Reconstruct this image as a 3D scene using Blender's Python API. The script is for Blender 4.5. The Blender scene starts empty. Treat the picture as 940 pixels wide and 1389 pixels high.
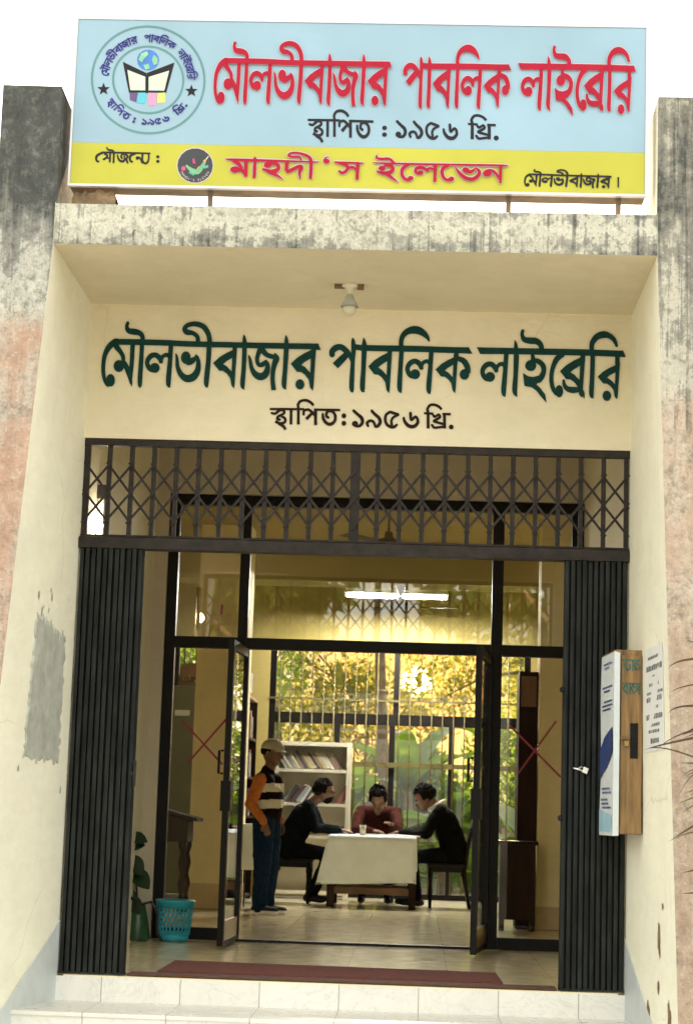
import bpy, bmesh, math, random
import numpy as np
from mathutils import Vector, Matrix
rnd = random.Random(7)
S = bpy.context.scene
R = math.radians

# ------------------------------------------------------------------ camera
CX, CD, CH, YAW, PIT, ROL, F = 0.4005, 11.0002, 0.9025, 0.0402, 0.1514, 0.0317, 2688.24
PW, PH = 940.0, 1389.0                       # size of the survey photograph
cy, sy, cp, sp = math.cos(YAW), math.sin(YAW), math.cos(PIT), math.sin(PIT)
FWD = Vector((-sy*cp, cy*cp, sp)); R0 = Vector((cy, sy, 0)); U0 = R0.cross(FWD)
RT = math.cos(ROL)*R0 + math.sin(ROL)*U0; UP = -math.sin(ROL)*R0 + math.cos(ROL)*U0
EYE = Vector((CX, -CD, CH))
cd = bpy.data.cameras.new('camera'); cam = bpy.data.objects.new('camera', cd)
S.collection.objects.link(cam); S.camera = cam
cam.matrix_world = Matrix(((RT.x, UP.x, -FWD.x, EYE.x), (RT.y, UP.y, -FWD.y, EYE.y), (RT.z, UP.z, -FWD.z, EYE.z), (0, 0, 0, 1)))
cd.sensor_fit = 'VERTICAL'; cd.sensor_height = 24.0; cd.sensor_width = 24.0
cd.lens = F/PH*24.0
cd.dof.use_dof = True; cd.dof.focus_distance = 11.2; cd.dof.aperture_fstop = 4.0
cd.clip_start = 0.05; cd.clip_end = 3000

# ------------------------------------------------------------------ sky, sun, exposure
SUN_EL = 3.9
w = bpy.data.worlds.new('World'); S.world = w; w.use_nodes = True
nt = w.node_tree; bg = nt.nodes['Background']
sky = nt.nodes.new('ShaderNodeTexSky'); sky.sky_type = 'NISHITA'; sky.sun_disc = False
sky.sun_elevation = R(SUN_EL); sky.sun_rotation = R(0.0)
sky.air_density = 1.0; sky.dust_density = 4.0; sky.ozone_density = 1.0
hs = nt.nodes.new('ShaderNodeHueSaturation'); hs.inputs['Saturation'].default_value = 0.55
nt.links.new(sky.outputs[0], hs.inputs['Color'])
ov = nt.nodes.new('ShaderNodeMixRGB'); ov.blend_type = 'MIX'          # thin bright overcast veil
ov.inputs[0].default_value = 0.55; ov.inputs[2].default_value = (2.3, 2.16, 1.86, 1)
nt.links.new(hs.outputs[0], ov.inputs[1])
# warm glow of the sky round the low sun: wide gold, narrow orange
tcw = nt.nodes.new('ShaderNodeTexCoord'); dp = nt.nodes.new('ShaderNodeVectorMath'); dp.operation = 'DOT_PRODUCT'
dp.inputs[1].default_value = (0, math.cos(R(SUN_EL)), math.sin(R(SUN_EL))); nt.links.new(tcw.outputs['Generated'], dp.inputs[0])
gr_w = nt.nodes.new('ShaderNodeMapRange'); gr_w.interpolation_type = 'SMOOTHERSTEP'; gr_w.inputs[1].default_value = .955; gr_w.inputs[2].default_value = 1.0
nt.links.new(dp.outputs['Value'], gr_w.inputs[0])
gm = nt.nodes.new('ShaderNodeMixRGB'); nt.links.new(gr_w.outputs[0], gm.inputs[0]); nt.links.new(ov.outputs[0], gm.inputs[1]); gm.inputs[2].default_value = (.92, .74, .36, 1)
gr_n = nt.nodes.new('ShaderNodeMapRange'); gr_n.interpolation_type = 'SMOOTHERSTEP'; gr_n.inputs[1].default_value = .9978; gr_n.inputs[2].default_value = 1.0
nt.links.new(dp.outputs['Value'], gr_n.inputs[0])
gm2 = nt.nodes.new('ShaderNodeMixRGB'); nt.links.new(gr_n.outputs[0], gm2.inputs[0]); nt.links.new(gm.outputs[0], gm2.inputs[1]); gm2.inputs[2].default_value = (2.6, 1.05, .30, 1)
gr_c = nt.nodes.new('ShaderNodeMapRange'); gr_c.interpolation_type = 'SMOOTHSTEP'; gr_c.inputs[1].default_value = math.cos(R(.50)); gr_c.inputs[2].default_value = math.cos(R(.10))
dpc = nt.nodes.new('ShaderNodeVectorMath'); dpc.operation = 'DOT_PRODUCT'; sd_ = (FWD+RT*((565-470)/F)-UP*((926-694.5)/F)).normalized(); dpc.inputs[1].default_value = tuple(sd_)
nt.links.new(tcw.outputs['Generated'], dpc.inputs[0]); nt.links.new(dpc.outputs['Value'], gr_c.inputs[0]); nt.links.new(dpc.outputs['Value'], gr_n.inputs[0])
gm3 = nt.nodes.new('ShaderNodeMixRGB'); nt.links.new(gr_c.outputs[0], gm3.inputs[0]); nt.links.new(gm2.outputs[0], gm3.inputs[1]); gm3.inputs[2].default_value = (60, 34, 12, 1)
nt.links.new(gm3.outputs[0], bg.inputs['Color']); bg.inputs['Strength'].default_value = 0.15
sl = bpy.data.lights.new('sun_light', 'SUN'); sl.energy = 4.0; sl.angle = R(0.6); sl.color = (1.0, 0.70, 0.38)
so = bpy.data.objects.new('sun_light', sl); S.collection.objects.link(so)
so.rotation_euler = (R(-(90-SUN_EL)), 0, 0)
S.view_settings.view_transform = 'Standard'; S.view_settings.look = 'None'
S.view_settings.exposure = 3.2; S.view_settings.gamma = 1.0; S.view_settings.use_curve_mapping = False
S.render.engine = 'CYCLES'
S.cycles.use_denoising = True
S.cycles.max_bounces = 8; S.cycles.diffuse_bounces = 6; S.cycles.glossy_bounces = 4
S.cycles.transparent_max_bounces = 24; S.cycles.transmission_bounces = 6
S.cycles.caustics_reflective = False; S.cycles.caustics_refractive = False
S.cycles.sample_clamp_indirect = 6.0

# ------------------------------------------------------------------ surveying: a sight line meets a real plane
def ray(px, py):
    return (FWD + RT*((px-PW/2)/F) - UP*((py-PH/2)/F))
def on_plane(px, py, p, n):
    d = ray(px, py); n = Vector(n); return EYE + d*((Vector(p)-EYE).dot(n)/d.dot(n))
def on_y(px, py, y): return on_plane(px, py, (0, y, 0), (0, 1, 0))
def on_z(px, py, z=0.0): return on_plane(px, py, (0, 0, z), (0, 0, 1))

# ------------------------------------------------------------------ objects
def link(o, parent=None):
    S.collection.objects.link(o)
    if parent: o.parent = parent
    return o
def tag(o, label=None, cat=None, group=None, kind=None):
    if label: o['label'] = label
    if cat: o['category'] = cat
    if group: o['group'] = group
    if kind: o['kind'] = kind
    return o
def thing(name, label, cat, loc=(0, 0, 0), rz=0.0, group=None):
    o = bpy.data.objects.new(name, None); o.empty_display_size = 0.1
    o.location = loc; o.rotation_euler = (0, 0, rz)
    link(o); return tag(o, label, cat, group)
def copy_tree(o, parent=None):
    c = o.copy(); link(c, parent)
    for ch in list(o.children): copy_tree(ch, c)
    return c

class MB:
    def __init__(s): s.v = []; s.f = []; s.m = []; s.sm = []
    def add(s, vs, fs, m=0, smooth=False):
        b = len(s.v); s.v += [tuple(v) for v in vs]
        for f in fs: s.f.append([b+i for i in f]); s.m.append(m); s.sm.append(smooth)
        return s
    def box(s, x0, x1, y0, y1, z0, z1, m=0):
        vs = [(x0,y0,z0),(x1,y0,z0),(x1,y1,z0),(x0,y1,z0),(x0,y0,z1),(x1,y0,z1),(x1,y1,z1),(x0,y1,z1)]
        return s.add(vs, [(0,3,2,1),(4,5,6,7),(0,1,5,4),(1,2,6,5),(2,3,7,6),(3,0,4,7)], m)
    def hexa(s, bot, top, m=0):
        return s.add(list(bot)+list(top), [(0,3,2,1),(4,5,6,7),(0,1,5,4),(1,2,6,5),(2,3,7,6),(3,0,4,7)], m)
    def bar(s, a, b, wx, wy=None, m=0, up=(0, 0, 1)):
        a = Vector(a); b = Vector(b); wy = wx if wy is None else wy
        d = (b-a).normalized(); u = Vector(up)
        if abs(d.dot(u)) > .98: u = Vector((0, 1, 0))
        x = d.cross(u).normalized(); y = x.cross(d).normalized()
        c = [(-1,-1),(1,-1),(1,1),(-1,1)]
        return s.hexa([a+x*i*wx/2+y*j*wy/2 for i, j in c], [b+x*i*wx/2+y*j*wy/2 for i, j in c], m)
    def tube(s, pts, rad, n=8, m=0, caps=True):
        pts = [Vector(p) for p in pts]; rad = rad if isinstance(rad, (list, tuple)) else [rad]*len(pts)
        rings = []; prev = None
        for i, p in enumerate(pts):
            d = (pts[min(i+1, len(pts)-1)]-pts[max(i-1, 0)]).normalized()
            if prev is None:
                u = Vector((0, 0, 1)) if abs(d.z) < .9 else Vector((1, 0, 0)); x = d.cross(u).normalized()
            else: x = (prev-d*prev.dot(d)).normalized()
            prev = x; y = d.cross(x)
            rings.append([p+(x*math.cos(t)+y*math.sin(t))*rad[i] for t in [2*math.pi*k/n for k in range(n)]])
        vs = [v for r in rings for v in r]; fs = []
        for i in range(len(pts)-1):
            for k in range(n): fs.append((i*n+k, i*n+(k+1) % n, (i+1)*n+(k+1) % n, (i+1)*n+k))
        if caps: fs += [tuple(range(n-1, -1, -1)), tuple((len(pts)-1)*n+k for k in range(n))]
        return s.add(vs, fs, m, True)
    def lathe(s, prof, c=(0, 0, 0), n=24, m=0):
        cx, cy_, cz = c; vs = []; fs = []
        for r, z in prof:
            for k in range(n): t = 2*math.pi*k/n; vs.append((cx+r*math.cos(t), cy_+r*math.sin(t), cz+z))
        for i in range(len(prof)-1):
            for k in range(n): fs.append((i*n+k, i*n+(k+1) % n, (i+1)*n+(k+1) % n, (i+1)*n+k))
        return s.add(vs, fs, m, True)
    def ball(s, c, r, nu=12, nv=8, m=0):
        rx, ry, rz = r if isinstance(r, (tuple, list)) else (r, r, r); vs = []; fs = []
        for i in range(nv+1):
            a = math.pi*i/nv
            for k in range(nu):
                t = 2*math.pi*k/nu; vs.append((c[0]+rx*math.sin(a)*math.cos(t), c[1]+ry*math.sin(a)*math.sin(t), c[2]+rz*math.cos(a)))
        for i in range(nv):
            for k in range(nu): fs.append((i*nu+k, (i+1)*nu+k, (i+1)*nu+(k+1) % nu, i*nu+(k+1) % nu))
        return s.add(vs, fs, m, True)
    def poly(s, vs, m=0): return s.add(vs, [tuple(range(len(vs)))], m)
    def build(s, name, mats, parent=None, bevel=0.0):
        me = bpy.data.meshes.new(name); me.from_pydata(s.v, [], s.f)
        for m in (mats if isinstance(mats, (list, tuple)) else [mats]): me.materials.append(m)
        me.polygons.foreach_set('material_index', s.m); me.polygons.foreach_set('use_smooth', s.sm)
        me.update()
        o = link(bpy.data.objects.new(name, me), parent)
        if bevel:
            b = o.modifiers.new('bevel', 'BEVEL'); b.width = bevel; b.segments = 2; b.limit_method = 'ANGLE'
        return o

# ------------------------------------------------------------------ materials
class NT:
    def __init__(s, name):
        s.mat = bpy.data.materials.new(name); s.mat.use_nodes = True; s.t = s.mat.node_tree
        s.b = s.t.nodes['Principled BSDF']; s.tc = s.t.nodes.new('ShaderNodeTexCoord')
    def n(s, typ, **kw):
        x = s.t.nodes.new(typ)
        for k, v in kw.items(): setattr(x, k, v)
        return x
    def l(s, a, b): s.t.links.new(a, b)
    def coord(s, scale=(1, 1, 1), loc=(0, 0, 0), kind='Object'):
        m = s.n('ShaderNodeMapping'); m.inputs['Scale'].default_value = scale; m.inputs['Location'].default_value = loc
        s.l(s.tc.outputs[kind], m.inputs[0]); return m.outputs[0]
    def noise(s, vec, scale=5, detail=5, rough=.6, dist=0.0):
        x = s.n('ShaderNodeTexNoise'); x.inputs['Scale'].default_value = scale; x.inputs['Detail'].default_value = detail
        x.inputs['Roughness'].default_value = rough; x.inputs['Distortion'].default_value = dist
        s.l(vec, x.inputs['Vector']); return x.outputs['Fac']
    def ramp(s, fac, stops):
        x = s.n('ShaderNodeValToRGB'); e = x.color_ramp.elements
        while len(e) < len(stops): e.new(.5)
        for k, (p, c) in enumerate(stops):
            e[k].position = p; e[k].color = (c, c, c, 1) if isinstance(c, (int, float)) else (*c, 1)
        s.l(fac, x.inputs[0]); return x.outputs[0]
    def mix(s, fac, a, b, mode='MIX'):
        x = s.n('ShaderNodeMixRGB', blend_type=mode)
        for i, v in ((0, fac), (1, a), (2, b)):
            if hasattr(v, 'is_linked'): s.l(v, x.inputs[i])
            else: x.inputs[i].default_value = v if i == 0 else (*v, 1)
        return x.outputs[0]
    def math(s, op, a, b=0.0, clamp=False):
        x = s.n('ShaderNodeMath', operation=op, use_clamp=clamp)
        for i, v in ((0, a), (1, b)):
            if hasattr(v, 'is_linked'): s.l(v, x.inputs[i])
            else: x.inputs[i].default_value = v
        return x.outputs[0]
    def sep(s, vec):
        x = s.n('ShaderNodeSeparateXYZ'); s.l(vec, x.inputs[0]); return x.outputs
    def maprange(s, v, a, b, c=0.0, d=1.0):
        x = s.n('ShaderNodeMapRange'); s.l(v, x.inputs[0])
        for i, k in enumerate((a, b, c, d)): x.inputs[i+1].default_value = k
        return x.outputs[0]
    def bump(s, h, strength=.3, dist=.02):
        x = s.n('ShaderNodeBump'); x.inputs['Strength'].default_value = strength; x.inputs['Distance'].default_value = dist
        s.l(h, x.inputs['Height']); s.l(x.outputs[0], s.b.inputs['Normal'])
    def out(s, col=None, rough=.6, metal=0.0, spec=None):
        if col is not None:
            if hasattr(col, 'is_linked'): s.l(col, s.b.inputs['Base Color'])
            else: s.b.inputs['Base Color'].default_value = (*col, 1)
        if hasattr(rough, 'is_linked'): s.l(rough, s.b.inputs['Roughness'])
        else: s.b.inputs['Roughness'].default_value = rough
        s.b.inputs['Metallic'].default_value = metal
        if spec is not None: s.b.inputs['Specular IOR Level'].default_value = spec
        return s.mat

def basic(name, col, rough=.6, metal=0.0, var=.18, scale=6.0, stretch=(1, 1, 1), bump=0.0, spec=None):
    k = NT(name); f = k.noise(k.coord(stretch), scale, 5)
    lo = tuple(c*(1-var) for c in col); hi = tuple(min(1, c*(1+var)) for c in col)
    c = k.ramp(f, [(.3, lo), (.7, hi)])
    if bump: k.bump(k.noise(k.coord(stretch), scale*6, 4), bump, .01)
    return k.out(c, rough, metal, spec)

M = {}
def cream(name, col, grime=.35, peel=0.0, seed=0.0):
    k = NT(name); v = k.coord((1, 1, 1), (seed, seed, seed))
    big = k.noise(v, 1.6, 6, .65); drip = k.noise(k.coord((9, 9, .7), (seed, 0, 0)), 1.5, 5, .65); fine = k.noise(v, 45, 3)
    c = k.ramp(big, [(.25, tuple(x*.90 for x in col)), (.75, tuple(min(1, x*1.05) for x in col))])
    c = k.mix(k.ramp(drip, [(.60, 0.0), (.80, grime)]), c, tuple(x*f for x, f in zip(col, (.70, .66, .58))))
    spot = k.noise(v, 17, 6, .7)
    c = k.mix(k.ramp(spot, [(.70, 0.0), (.74, .55)]), c, (.30, .26, .19))
    tr = k.noise(k.coord((1, 1, 2.2), (seed, 1, 4)), 5.5, 6, .6, .8)
    c = k.mix(k.ramp(tr, [(.42, .0), (.62, .16)]), c, tuple(x*.74 for x in col))
    c = k.mix(k.ramp(k.noise(v, .9, 5, .7, .5), [(.52, 0.0), (.72, .20)]), c, tuple(x*f for x, f in zip(col, (.80, .76, .66))))
    hair = k.n('ShaderNodeTexVoronoi', feature='DISTANCE_TO_EDGE'); hair.inputs['Scale'].default_value = .8
    wob = k.n('ShaderNodeTexNoise'); wob.inputs['Scale'].default_value = 3.0; wob.inputs['Detail'].default_value = 6; k.l(v, wob.inputs['Vector'])
    k.l(k.mix(.22, v, wob.outputs['Color']), hair.inputs['Vector'])
    c = k.mix(k.math('MULTIPLY', k.ramp(hair.outputs[0], [(0.0, .30), (.003, 0.0)]), k.ramp(big, [(.48, 0.0), (.58, 1.0)])), c, (.34, .29, .20))
    k.bump(k.math('ADD', k.math('MULTIPLY', fine, .5), k.math('ADD', big, k.math('MULTIPLY', tr, 1.5))), .28, .012)
    return k.out(c, .78)
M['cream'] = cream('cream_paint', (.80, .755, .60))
M['reveal'] = cream('weathered_cream_paint', (.90, .885, .74), .4, seed=3.1)
M['lettering_wall'] = cream('buff_paint', (.80, .735, .555), .22, seed=5.7)
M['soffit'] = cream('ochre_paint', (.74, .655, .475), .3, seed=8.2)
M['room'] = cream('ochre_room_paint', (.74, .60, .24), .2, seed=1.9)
M['room_back'] = cream('dimmed_olive_ochre_wall_paint', (.36, .29, .095), .25, seed=9.1)  # darker copy of the room ochre, so tube glow on it stays low
M['room_ceiling'] = cream('dimmed_ochre_ceiling_paint', (.31, .25, .085), .3, seed=4.4)  # room ochre dimmed in the colour to hold down light from the tube
M['column'] = cream('yellow_column_paint', (.90, .79, .48), .25, seed=2.2)
M['pinkish'] = cream('pink_beige_paint', (.52, .46, .345), .3, seed=6.0)

def concrete(name, zs, red=0.0, red_hi=3.42, seed=0.0, drip=.5, base=(.58, .58, .52), runs_amt=.3, fine_amt=1.2):
    """lime-washed concrete; zs = (z, amount) stops for black algae, worn red paint lower down, flakes and pits all over"""
    k = NT(name); v = k.coord((1, 1, 1), (seed, seed, 0)); z = k.sep(k.tc.outputs['Object'])[2]
    n1 = k.noise(v, 3.2, 8, .72, .4); n2 = k.noise(v, 11, 8, .72, .3); n3 = k.noise(v, 30, 8, .78); st = k.noise(k.coord((7, 7, .8), (seed, 2, 0)), 2.2, 7, .7, .3)
    c = k.ramp(n2, [(.28, tuple(x*.68 for x in base)), (.5, base), (.72, tuple(min(1, x*1.25) for x in base))])
    if red:
        rz = k.math('MULTIPLY', k.math('ADD', k.maprange(z, red_hi+.03, red_hi-.10), k.math('MULTIPLY', k.math('SUBTRACT', n2, .5), .9), True), k.ramp(k.math('ADD', k.math('MULTIPLY', st, .6), k.math('MULTIPLY', n1, .4)), [(.36, .10), (.54, red)]))
        c = k.mix(rz, c, k.ramp(n2, [(.3, (.33, .15, .08)), (.5, (.45, .265, .18)), (.7, (.55, .36, .27))]))
        c = k.mix(k.ramp(n3, [(.585, 0.0), (.63, .8)]), c, (.60, .57, .48))
    c = k.mix(k.ramp(k.math('ADD', k.math('MULTIPLY', n3, .6), k.math('MULTIPLY', n1, .4)), [(.38, .75), (.49, 0.0)]), c, (.17, .165, .13))
    f = lambda q, g: k.math('MULTIPLY', k.math('SUBTRACT', q, .5), g)
    bias = zs[0][1]
    for (za, a), (zb, b) in zip(zs[:-1], zs[1:]): bias = k.math('ADD', bias, k.maprange(z, za, zb, 0.0, b-a))
    up = k.math('ADD', k.math('ADD', bias, f(n1, 1.3)), k.math('ADD', f(st, drip*2.2), k.math('ADD', f(n2, fine_amt), f(n3, .8))))
    runs = k.noise(k.coord((30, 30, .6), (seed, 5, 1)), 1.6, 4, .6, .2)
    up = k.math('ADD', up, k.math('MULTIPLY', k.ramp(runs, [(.52, 0.0), (.70, 1.0)]), runs_amt))
    a = k.ramp(up, [(.0, 0.0), (.10, .50), (.45, .95)])
    c = k.mix(a, c, k.ramp(n2, [(.32, (.026, .031, .032)), (.56, (.07, .077, .077)), (.70, (.20, .20, .19))]))
    k.bump(k.math('ADD', n2, k.math('ADD', n3, k.noise(v, 70, 4))), .5, .012)
    return k.out(c, .92, spec=.15)
M['pier_left'] = concrete('algae_stained_concrete_left', ((0, -.62), (3.1, -.48), (3.5, .06), (3.82, .12), (4.02, .52), (4.6, .50)), red=.82, red_hi=3.40, seed=.0, drip=.35, runs_amt=.10)
M['pier_right'] = concrete('algae_stained_concrete_right', ((0, -.55), (1.2, -.42), (2.6, -.22), (3.6, .02), (4.0, .24), (4.5, .16)), red=.62, red_hi=3.05, seed=7.3, drip=.50, base=(.56, .54, .46), runs_amt=.22)
M['fascia'] = concrete('stained_concrete_band', ((3.70, .24), (3.80, .10), (3.88, -.12), (3.98, .02)), seed=2.6, drip=.28, base=(.63, .62, .53), runs_amt=.26, fine_amt=2.0)
M['cement'] = basic('grey_cement_render', (.43, .45, .41), .85, var=.22, scale=9, bump=.3)
M['peeled'] = basic('exposed_brown_plaster', (.22, .14, .07), .9, var=.3, scale=20)
M['skirting'] = basic('pale_blue_tile', (.56, .61, .62), .5, var=.1, scale=5)

def tiles(name, col, tw, th, rough, mortar, var=.05, axes='XY', vein=0.0, off=0.0):
    k = NT(name); s = k.sep(k.tc.outputs['Object']); cb = k.n('ShaderNodeCombineXYZ')
    a = {'XY': (0, 1), 'XZ': (0, 2), 'YZ': (1, 2)}[axes]; k.l(s[a[0]], cb.inputs[0]); k.l(s[a[1]], cb.inputs[1])
    br = k.n('ShaderNodeTexBrick'); br.offset = off; br.inputs['Scale'].default_value = 1.0
    br.inputs['Brick Width'].default_value = tw; br.inputs['Row Height'].default_value = th
    br.inputs['Mortar Size'].default_value = .0028; br.inputs['Mortar Smooth'].default_value = .1
    br.inputs['Color1'].default_value = (*[c*(1-var) for c in col], 1); br.inputs['Color2'].default_value = (*[min(1, c*(1+var)) for c in col], 1)
    br.inputs['Mortar'].default_value = (*mortar, 1); k.l(cb.outputs[0], br.inputs['Vector'])
    v = k.coord(); n = k.noise(v, 3, 6, .7, 1.2)
    c = k.mix(k.ramp(n, [(.35, .34), (.62, 0.0)]), br.outputs[0], tuple(x*.72 for x in col))
    if vein:
        vv = k.noise(k.coord((1, 1, 1.6)), 2.2, 7, .62, 2.0)
        c = k.mix(k.ramp(vv, [(.485, 0.0), (.5, vein), (.515, 0.0)]), c, tuple(x*.5 for x in col))
    r = k.maprange(k.noise(v, 7, 5), .3, .7, rough*.75, rough*1.35)
    k.bump(k.noise(k.coord((1, .25, 1)), 9, 2), .05, .01)
    return k.out(c, r, spec=.5)
M['floor'] = tiles('cream_floor_tile', (.86, .765, .53), .60, .60, .14, (.66, .57, .38), .025, 'XY')
M['riser'] = tiles('white_marble_step_tile', (.80, .79, .75), .43, .40, .30, (.33, .31, .26), .03, 'XZ', vein=.30)
M['tread'] = tiles('white_marble_tread_tile', (.78, .77, .72), .43, .70, .30, (.36, .34, .29), .03, 'XY', vein=.10)
M['room_skirt'] = tiles('buff_skirting_tile', (.58, .46, .26), .45, .6, .3, (.28, .22, .12), .04, 'XZ')
M['black_steel'] = basic('dark_painted_steel', (.020, .018, .017), .5, var=.3, scale=14, spec=.25)
M['grille_steel'] = basic('brown_black_painted_steel', (.026, .021, .018), .55, var=.4, scale=18, spec=.2)
M['gate_steel'] = basic('black_green_gate_paint', (.0185, .0215, .0205), .62, var=.6, scale=14, stretch=(1, 1, .35), spec=.2)
M['frame'] = basic('dark_brown_aluminium', (.0075, .0060, .0055), .45, var=.3, scale=10, spec=.18)
M['kick'] = basic('bronze_kick_plate', (.30, .21, .12), .28, .7, var=.15, scale=8)
M['olive_bar'] = basic('olive_painted_rod', (.10, .082, .025), .5, var=.2, scale=8)
M['white_metal'] = basic('white_enamel', (.78, .77, .72), .4, var=.05)
M['off_white'] = basic('off_white_laminate', (.66, .62, .49), .55, var=.08, scale=4)
M['brown_fan'] = basic('brown_fan_enamel', (.045, .034, .018), .55, .0, var=.15)
M['brass'] = basic('brass', (.45, .31, .12), .3, .9, var=.1)
M['steel'] = basic('bright_steel', (.62, .62, .62), .25, 1.0, var=.1)
M['dark_wood'] = basic('dark_varnished_wood', (.028, .013, .008), .65, var=.45, scale=7, stretch=(1, 1, .2), spec=.15)
M['black_wood'] = basic('black_brown_chair_wood', (.010, .007, .006), .5, var=.4, scale=9, spec=.2)
M['mid_wood'] = basic('brown_wood', (.16, .085, .038), .5, var=.4, scale=6, stretch=(1, 1, .15))
M['box_wood'] = basic('worn_mailbox_timber', (.235, .14, .055), .65, var=.6, scale=5, stretch=(6, 6, .55), bump=.25)
M['cabinet'] = basic('grey_green_steel_cabinet', (.13, .135, .075), .5, var=.12, scale=3)
M['cloth'] = basic('white_tablecloth', (.80, .88, .95), .85, var=.06, scale=5, bump=.12)
M['paper'] = basic('white_paper', (.78, .80, .80), .7, var=.06, scale=4)
M['poster'] = basic('pale_grey_paper', (.66, .72, .76), .7, var=.10, scale=7)
M['ink'] = basic('grey_ink', (.13, .14, .17), .7, var=.3, scale=30)
M['navy_ink'] = basic('navy_print', (.025, .05, .19), .6, var=.2, scale=8)
M['pale_blue'] = basic('pale_blue_print', (.36, .58, .72), .6, var=.15, scale=8)
M['teal_paint'] = basic('worn_teal_paint', (.028, .13, .115), .7, var=.5, scale=40)
M['black_void'] = basic('black_slot', (.004, .004, .004), .9, var=.1)
M['mat'] = basic('dark_red_coir_mat', (.155, .040, .034), .95, var=.35, scale=60, bump=.6)
M['mat_edge'] = basic('dark_brown_strip', (.10, .045, .030), .85, var=.35, scale=20)
M['bin'] = basic('turquoise_plastic', (.03, .38, .50), .35, var=.12, scale=5)
M['green_letter'] = basic('dark_green_sign_paint', (.004, .040, .036), .6, var=.25, scale=25, spec=.15)
M['brown_letter'] = basic('brown_black_sign_paint', (.018, .010, .008), .6, var=.3, scale=25, spec=.15)
M['sign_blue'] = basic('light_blue_sign_vinyl', (.315, .475, .605), .5, var=.09, scale=1.2, spec=.2)
M['sign_yellow'] = basic('yellow_green_sign_vinyl', (.50, .49, .07), .5, var=.09, scale=1.6, spec=.2)
M['sign_red'] = basic('crimson_sign_vinyl', (.40, .018, .045), .6, var=.1, spec=.1)
M['sign_dark'] = basic('charcoal_sign_vinyl', (.030, .028, .036), .6, var=.1, spec=.1)
M['sign_halo'] = basic('pale_outline_vinyl', (.62, .56, .60), .6, var=.03, spec=.1)
M['sign_indigo'] = basic('indigo_sign_vinyl', (.045, .04, .23), .6, var=.1, spec=.1)
M['sign_teal'] = basic('teal_ring_vinyl', (.10, .26, .27), .4, var=.1)
M['sign_frame'] = basic('pale_aluminium_edge', (.62, .62, .66), .4, .4, var=.08)
M['sign_under'] = basic('brown_sign_box', (.20, .155, .12), .7, var=.4, scale=6)  # one mottled brown for box, posts and brackets
M['rubble'] = basic('rusty_mortar_rubble', (.24, .17, .10), .95, var=.6, scale=16, bump=.6)
M['tape'] = basic('dark_red_tape', (.26, .012, .022), .5, var=.1)
M['bulb'] = basic('opal_glass', (.62, .58, .44), .15, var=.05)
M['pot_green'] = basic('green_glazed_pot', (.02, .07, .03), .3, var=.3, scale=9)

def glass(name, tint=(.97, .97, .95), base=.070):
    m = bpy.data.materials.new(name); m.use_nodes = True; t = m.node_tree; t.nodes.remove(t.nodes['Principled BSDF'])
    out = t.nodes['Material Output']; tr = t.nodes.new('ShaderNodeBsdfTransparent'); tr.inputs[0].default_value = (*tint, 1)
    gl = t.nodes.new('ShaderNodeBsdfGlossy'); gl.inputs['Roughness'].default_value = 0.0; gl.inputs[0].default_value = (1, 1, 1, 1)
    lw = t.nodes.new('ShaderNodeLayerWeight'); lw.inputs[0].default_value = .5
    p = t.nodes.new('ShaderNodeMath'); p.operation = 'POWER'; p.inputs[1].default_value = 4.0; t.links.new(lw.outputs['Facing'], p.inputs[0])
    a = t.nodes.new('ShaderNodeMath'); a.operation = 'MULTIPLY_ADD'; a.inputs[1].default_value = .8; a.inputs[2].default_value = base; t.links.new(p.outputs[0], a.inputs[0])
    mx = t.nodes.new('ShaderNodeMixShader'); t.links.new(a.outputs[0], mx.inputs[0]); t.links.new(tr.outputs[0], mx.inputs[1]); t.links.new(gl.outputs[0], mx.inputs[2])
    t.links.new(mx.outputs[0], out.inputs[0]); return m
M['glass'] = glass('door_glass', base=.014); M['transom_glass'] = glass('transom_glass', base=.075); M['pane'] = glass('window_glass', (.98, .98, .96), .03)
M['drink'] = glass('tumbler_glass', (.9, .92, .9), .15)

def emit(name, col, strength):
    m = bpy.data.materials.new(name); m.use_nodes = True; b = m.node_tree.nodes['Principled BSDF']
    b.inputs['Base Color'].default_value = (*col, 1); b.inputs['Emission Color'].default_value = (*col, 1); b.inputs['Emission Strength'].default_value = strength
    return m
M['tube_light'] = emit('lit_fluorescent_tube', (1.0, .97, .86), 125.0)
M['lamp_light'] = emit('lit_lamp_glass', (1.0, .86, .66), 6.0)

def leafmat(name, lo, hi, trans=.58, rough=.5):
    k = NT(name); k.t.nodes.remove(k.b); out = k.t.nodes['Material Output']
    c = k.ramp(k.noise(k.coord(), 1.3, 5, .7), [(.3, lo), (.7, hi)])
    d = k.n('ShaderNodeBsdfPrincipled'); d.inputs['Roughness'].default_value = rough; k.l(c, d.inputs['Base Color'])
    t = k.n('ShaderNodeBsdfTranslucent'); k.l(k.mix(1.0, c, (2.0, 1.95, .8), 'MULTIPLY'), t.inputs[0])
    mx = k.n('ShaderNodeMixShader'); mx.inputs[0].default_value = trans
    k.l(d.outputs[0], mx.inputs[1]); k.l(t.outputs[0], mx.inputs[2]); k.l(mx.outputs[0], out.inputs[0]); return k.mat
M['leaf_a'] = leafmat('mid_green_leaf', (.05, .10, .02), (.12, .17, .035))
M['leaf_b'] = leafmat('olive_leaf', (.07, .08, .02), (.14, .135, .035))
M['banana'] = leafmat('banana_leaf', (.045, .095, .014), (.10, .16, .03), .5, .4)
M['leaf_dark'] = leafmat('dark_houseplant_leaf', (.008, .028, .012), (.018, .05, .02), .15, .35)
M['leaf_red'] = leafmat('plum_and_green_blade', (.05, .016, .02), (.11, .085, .025), .3, .5)
M['bark'] = basic('grey_brown_bark', (.12, .09, .055), .9, var=.4, scale=9, bump=.5)
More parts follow.
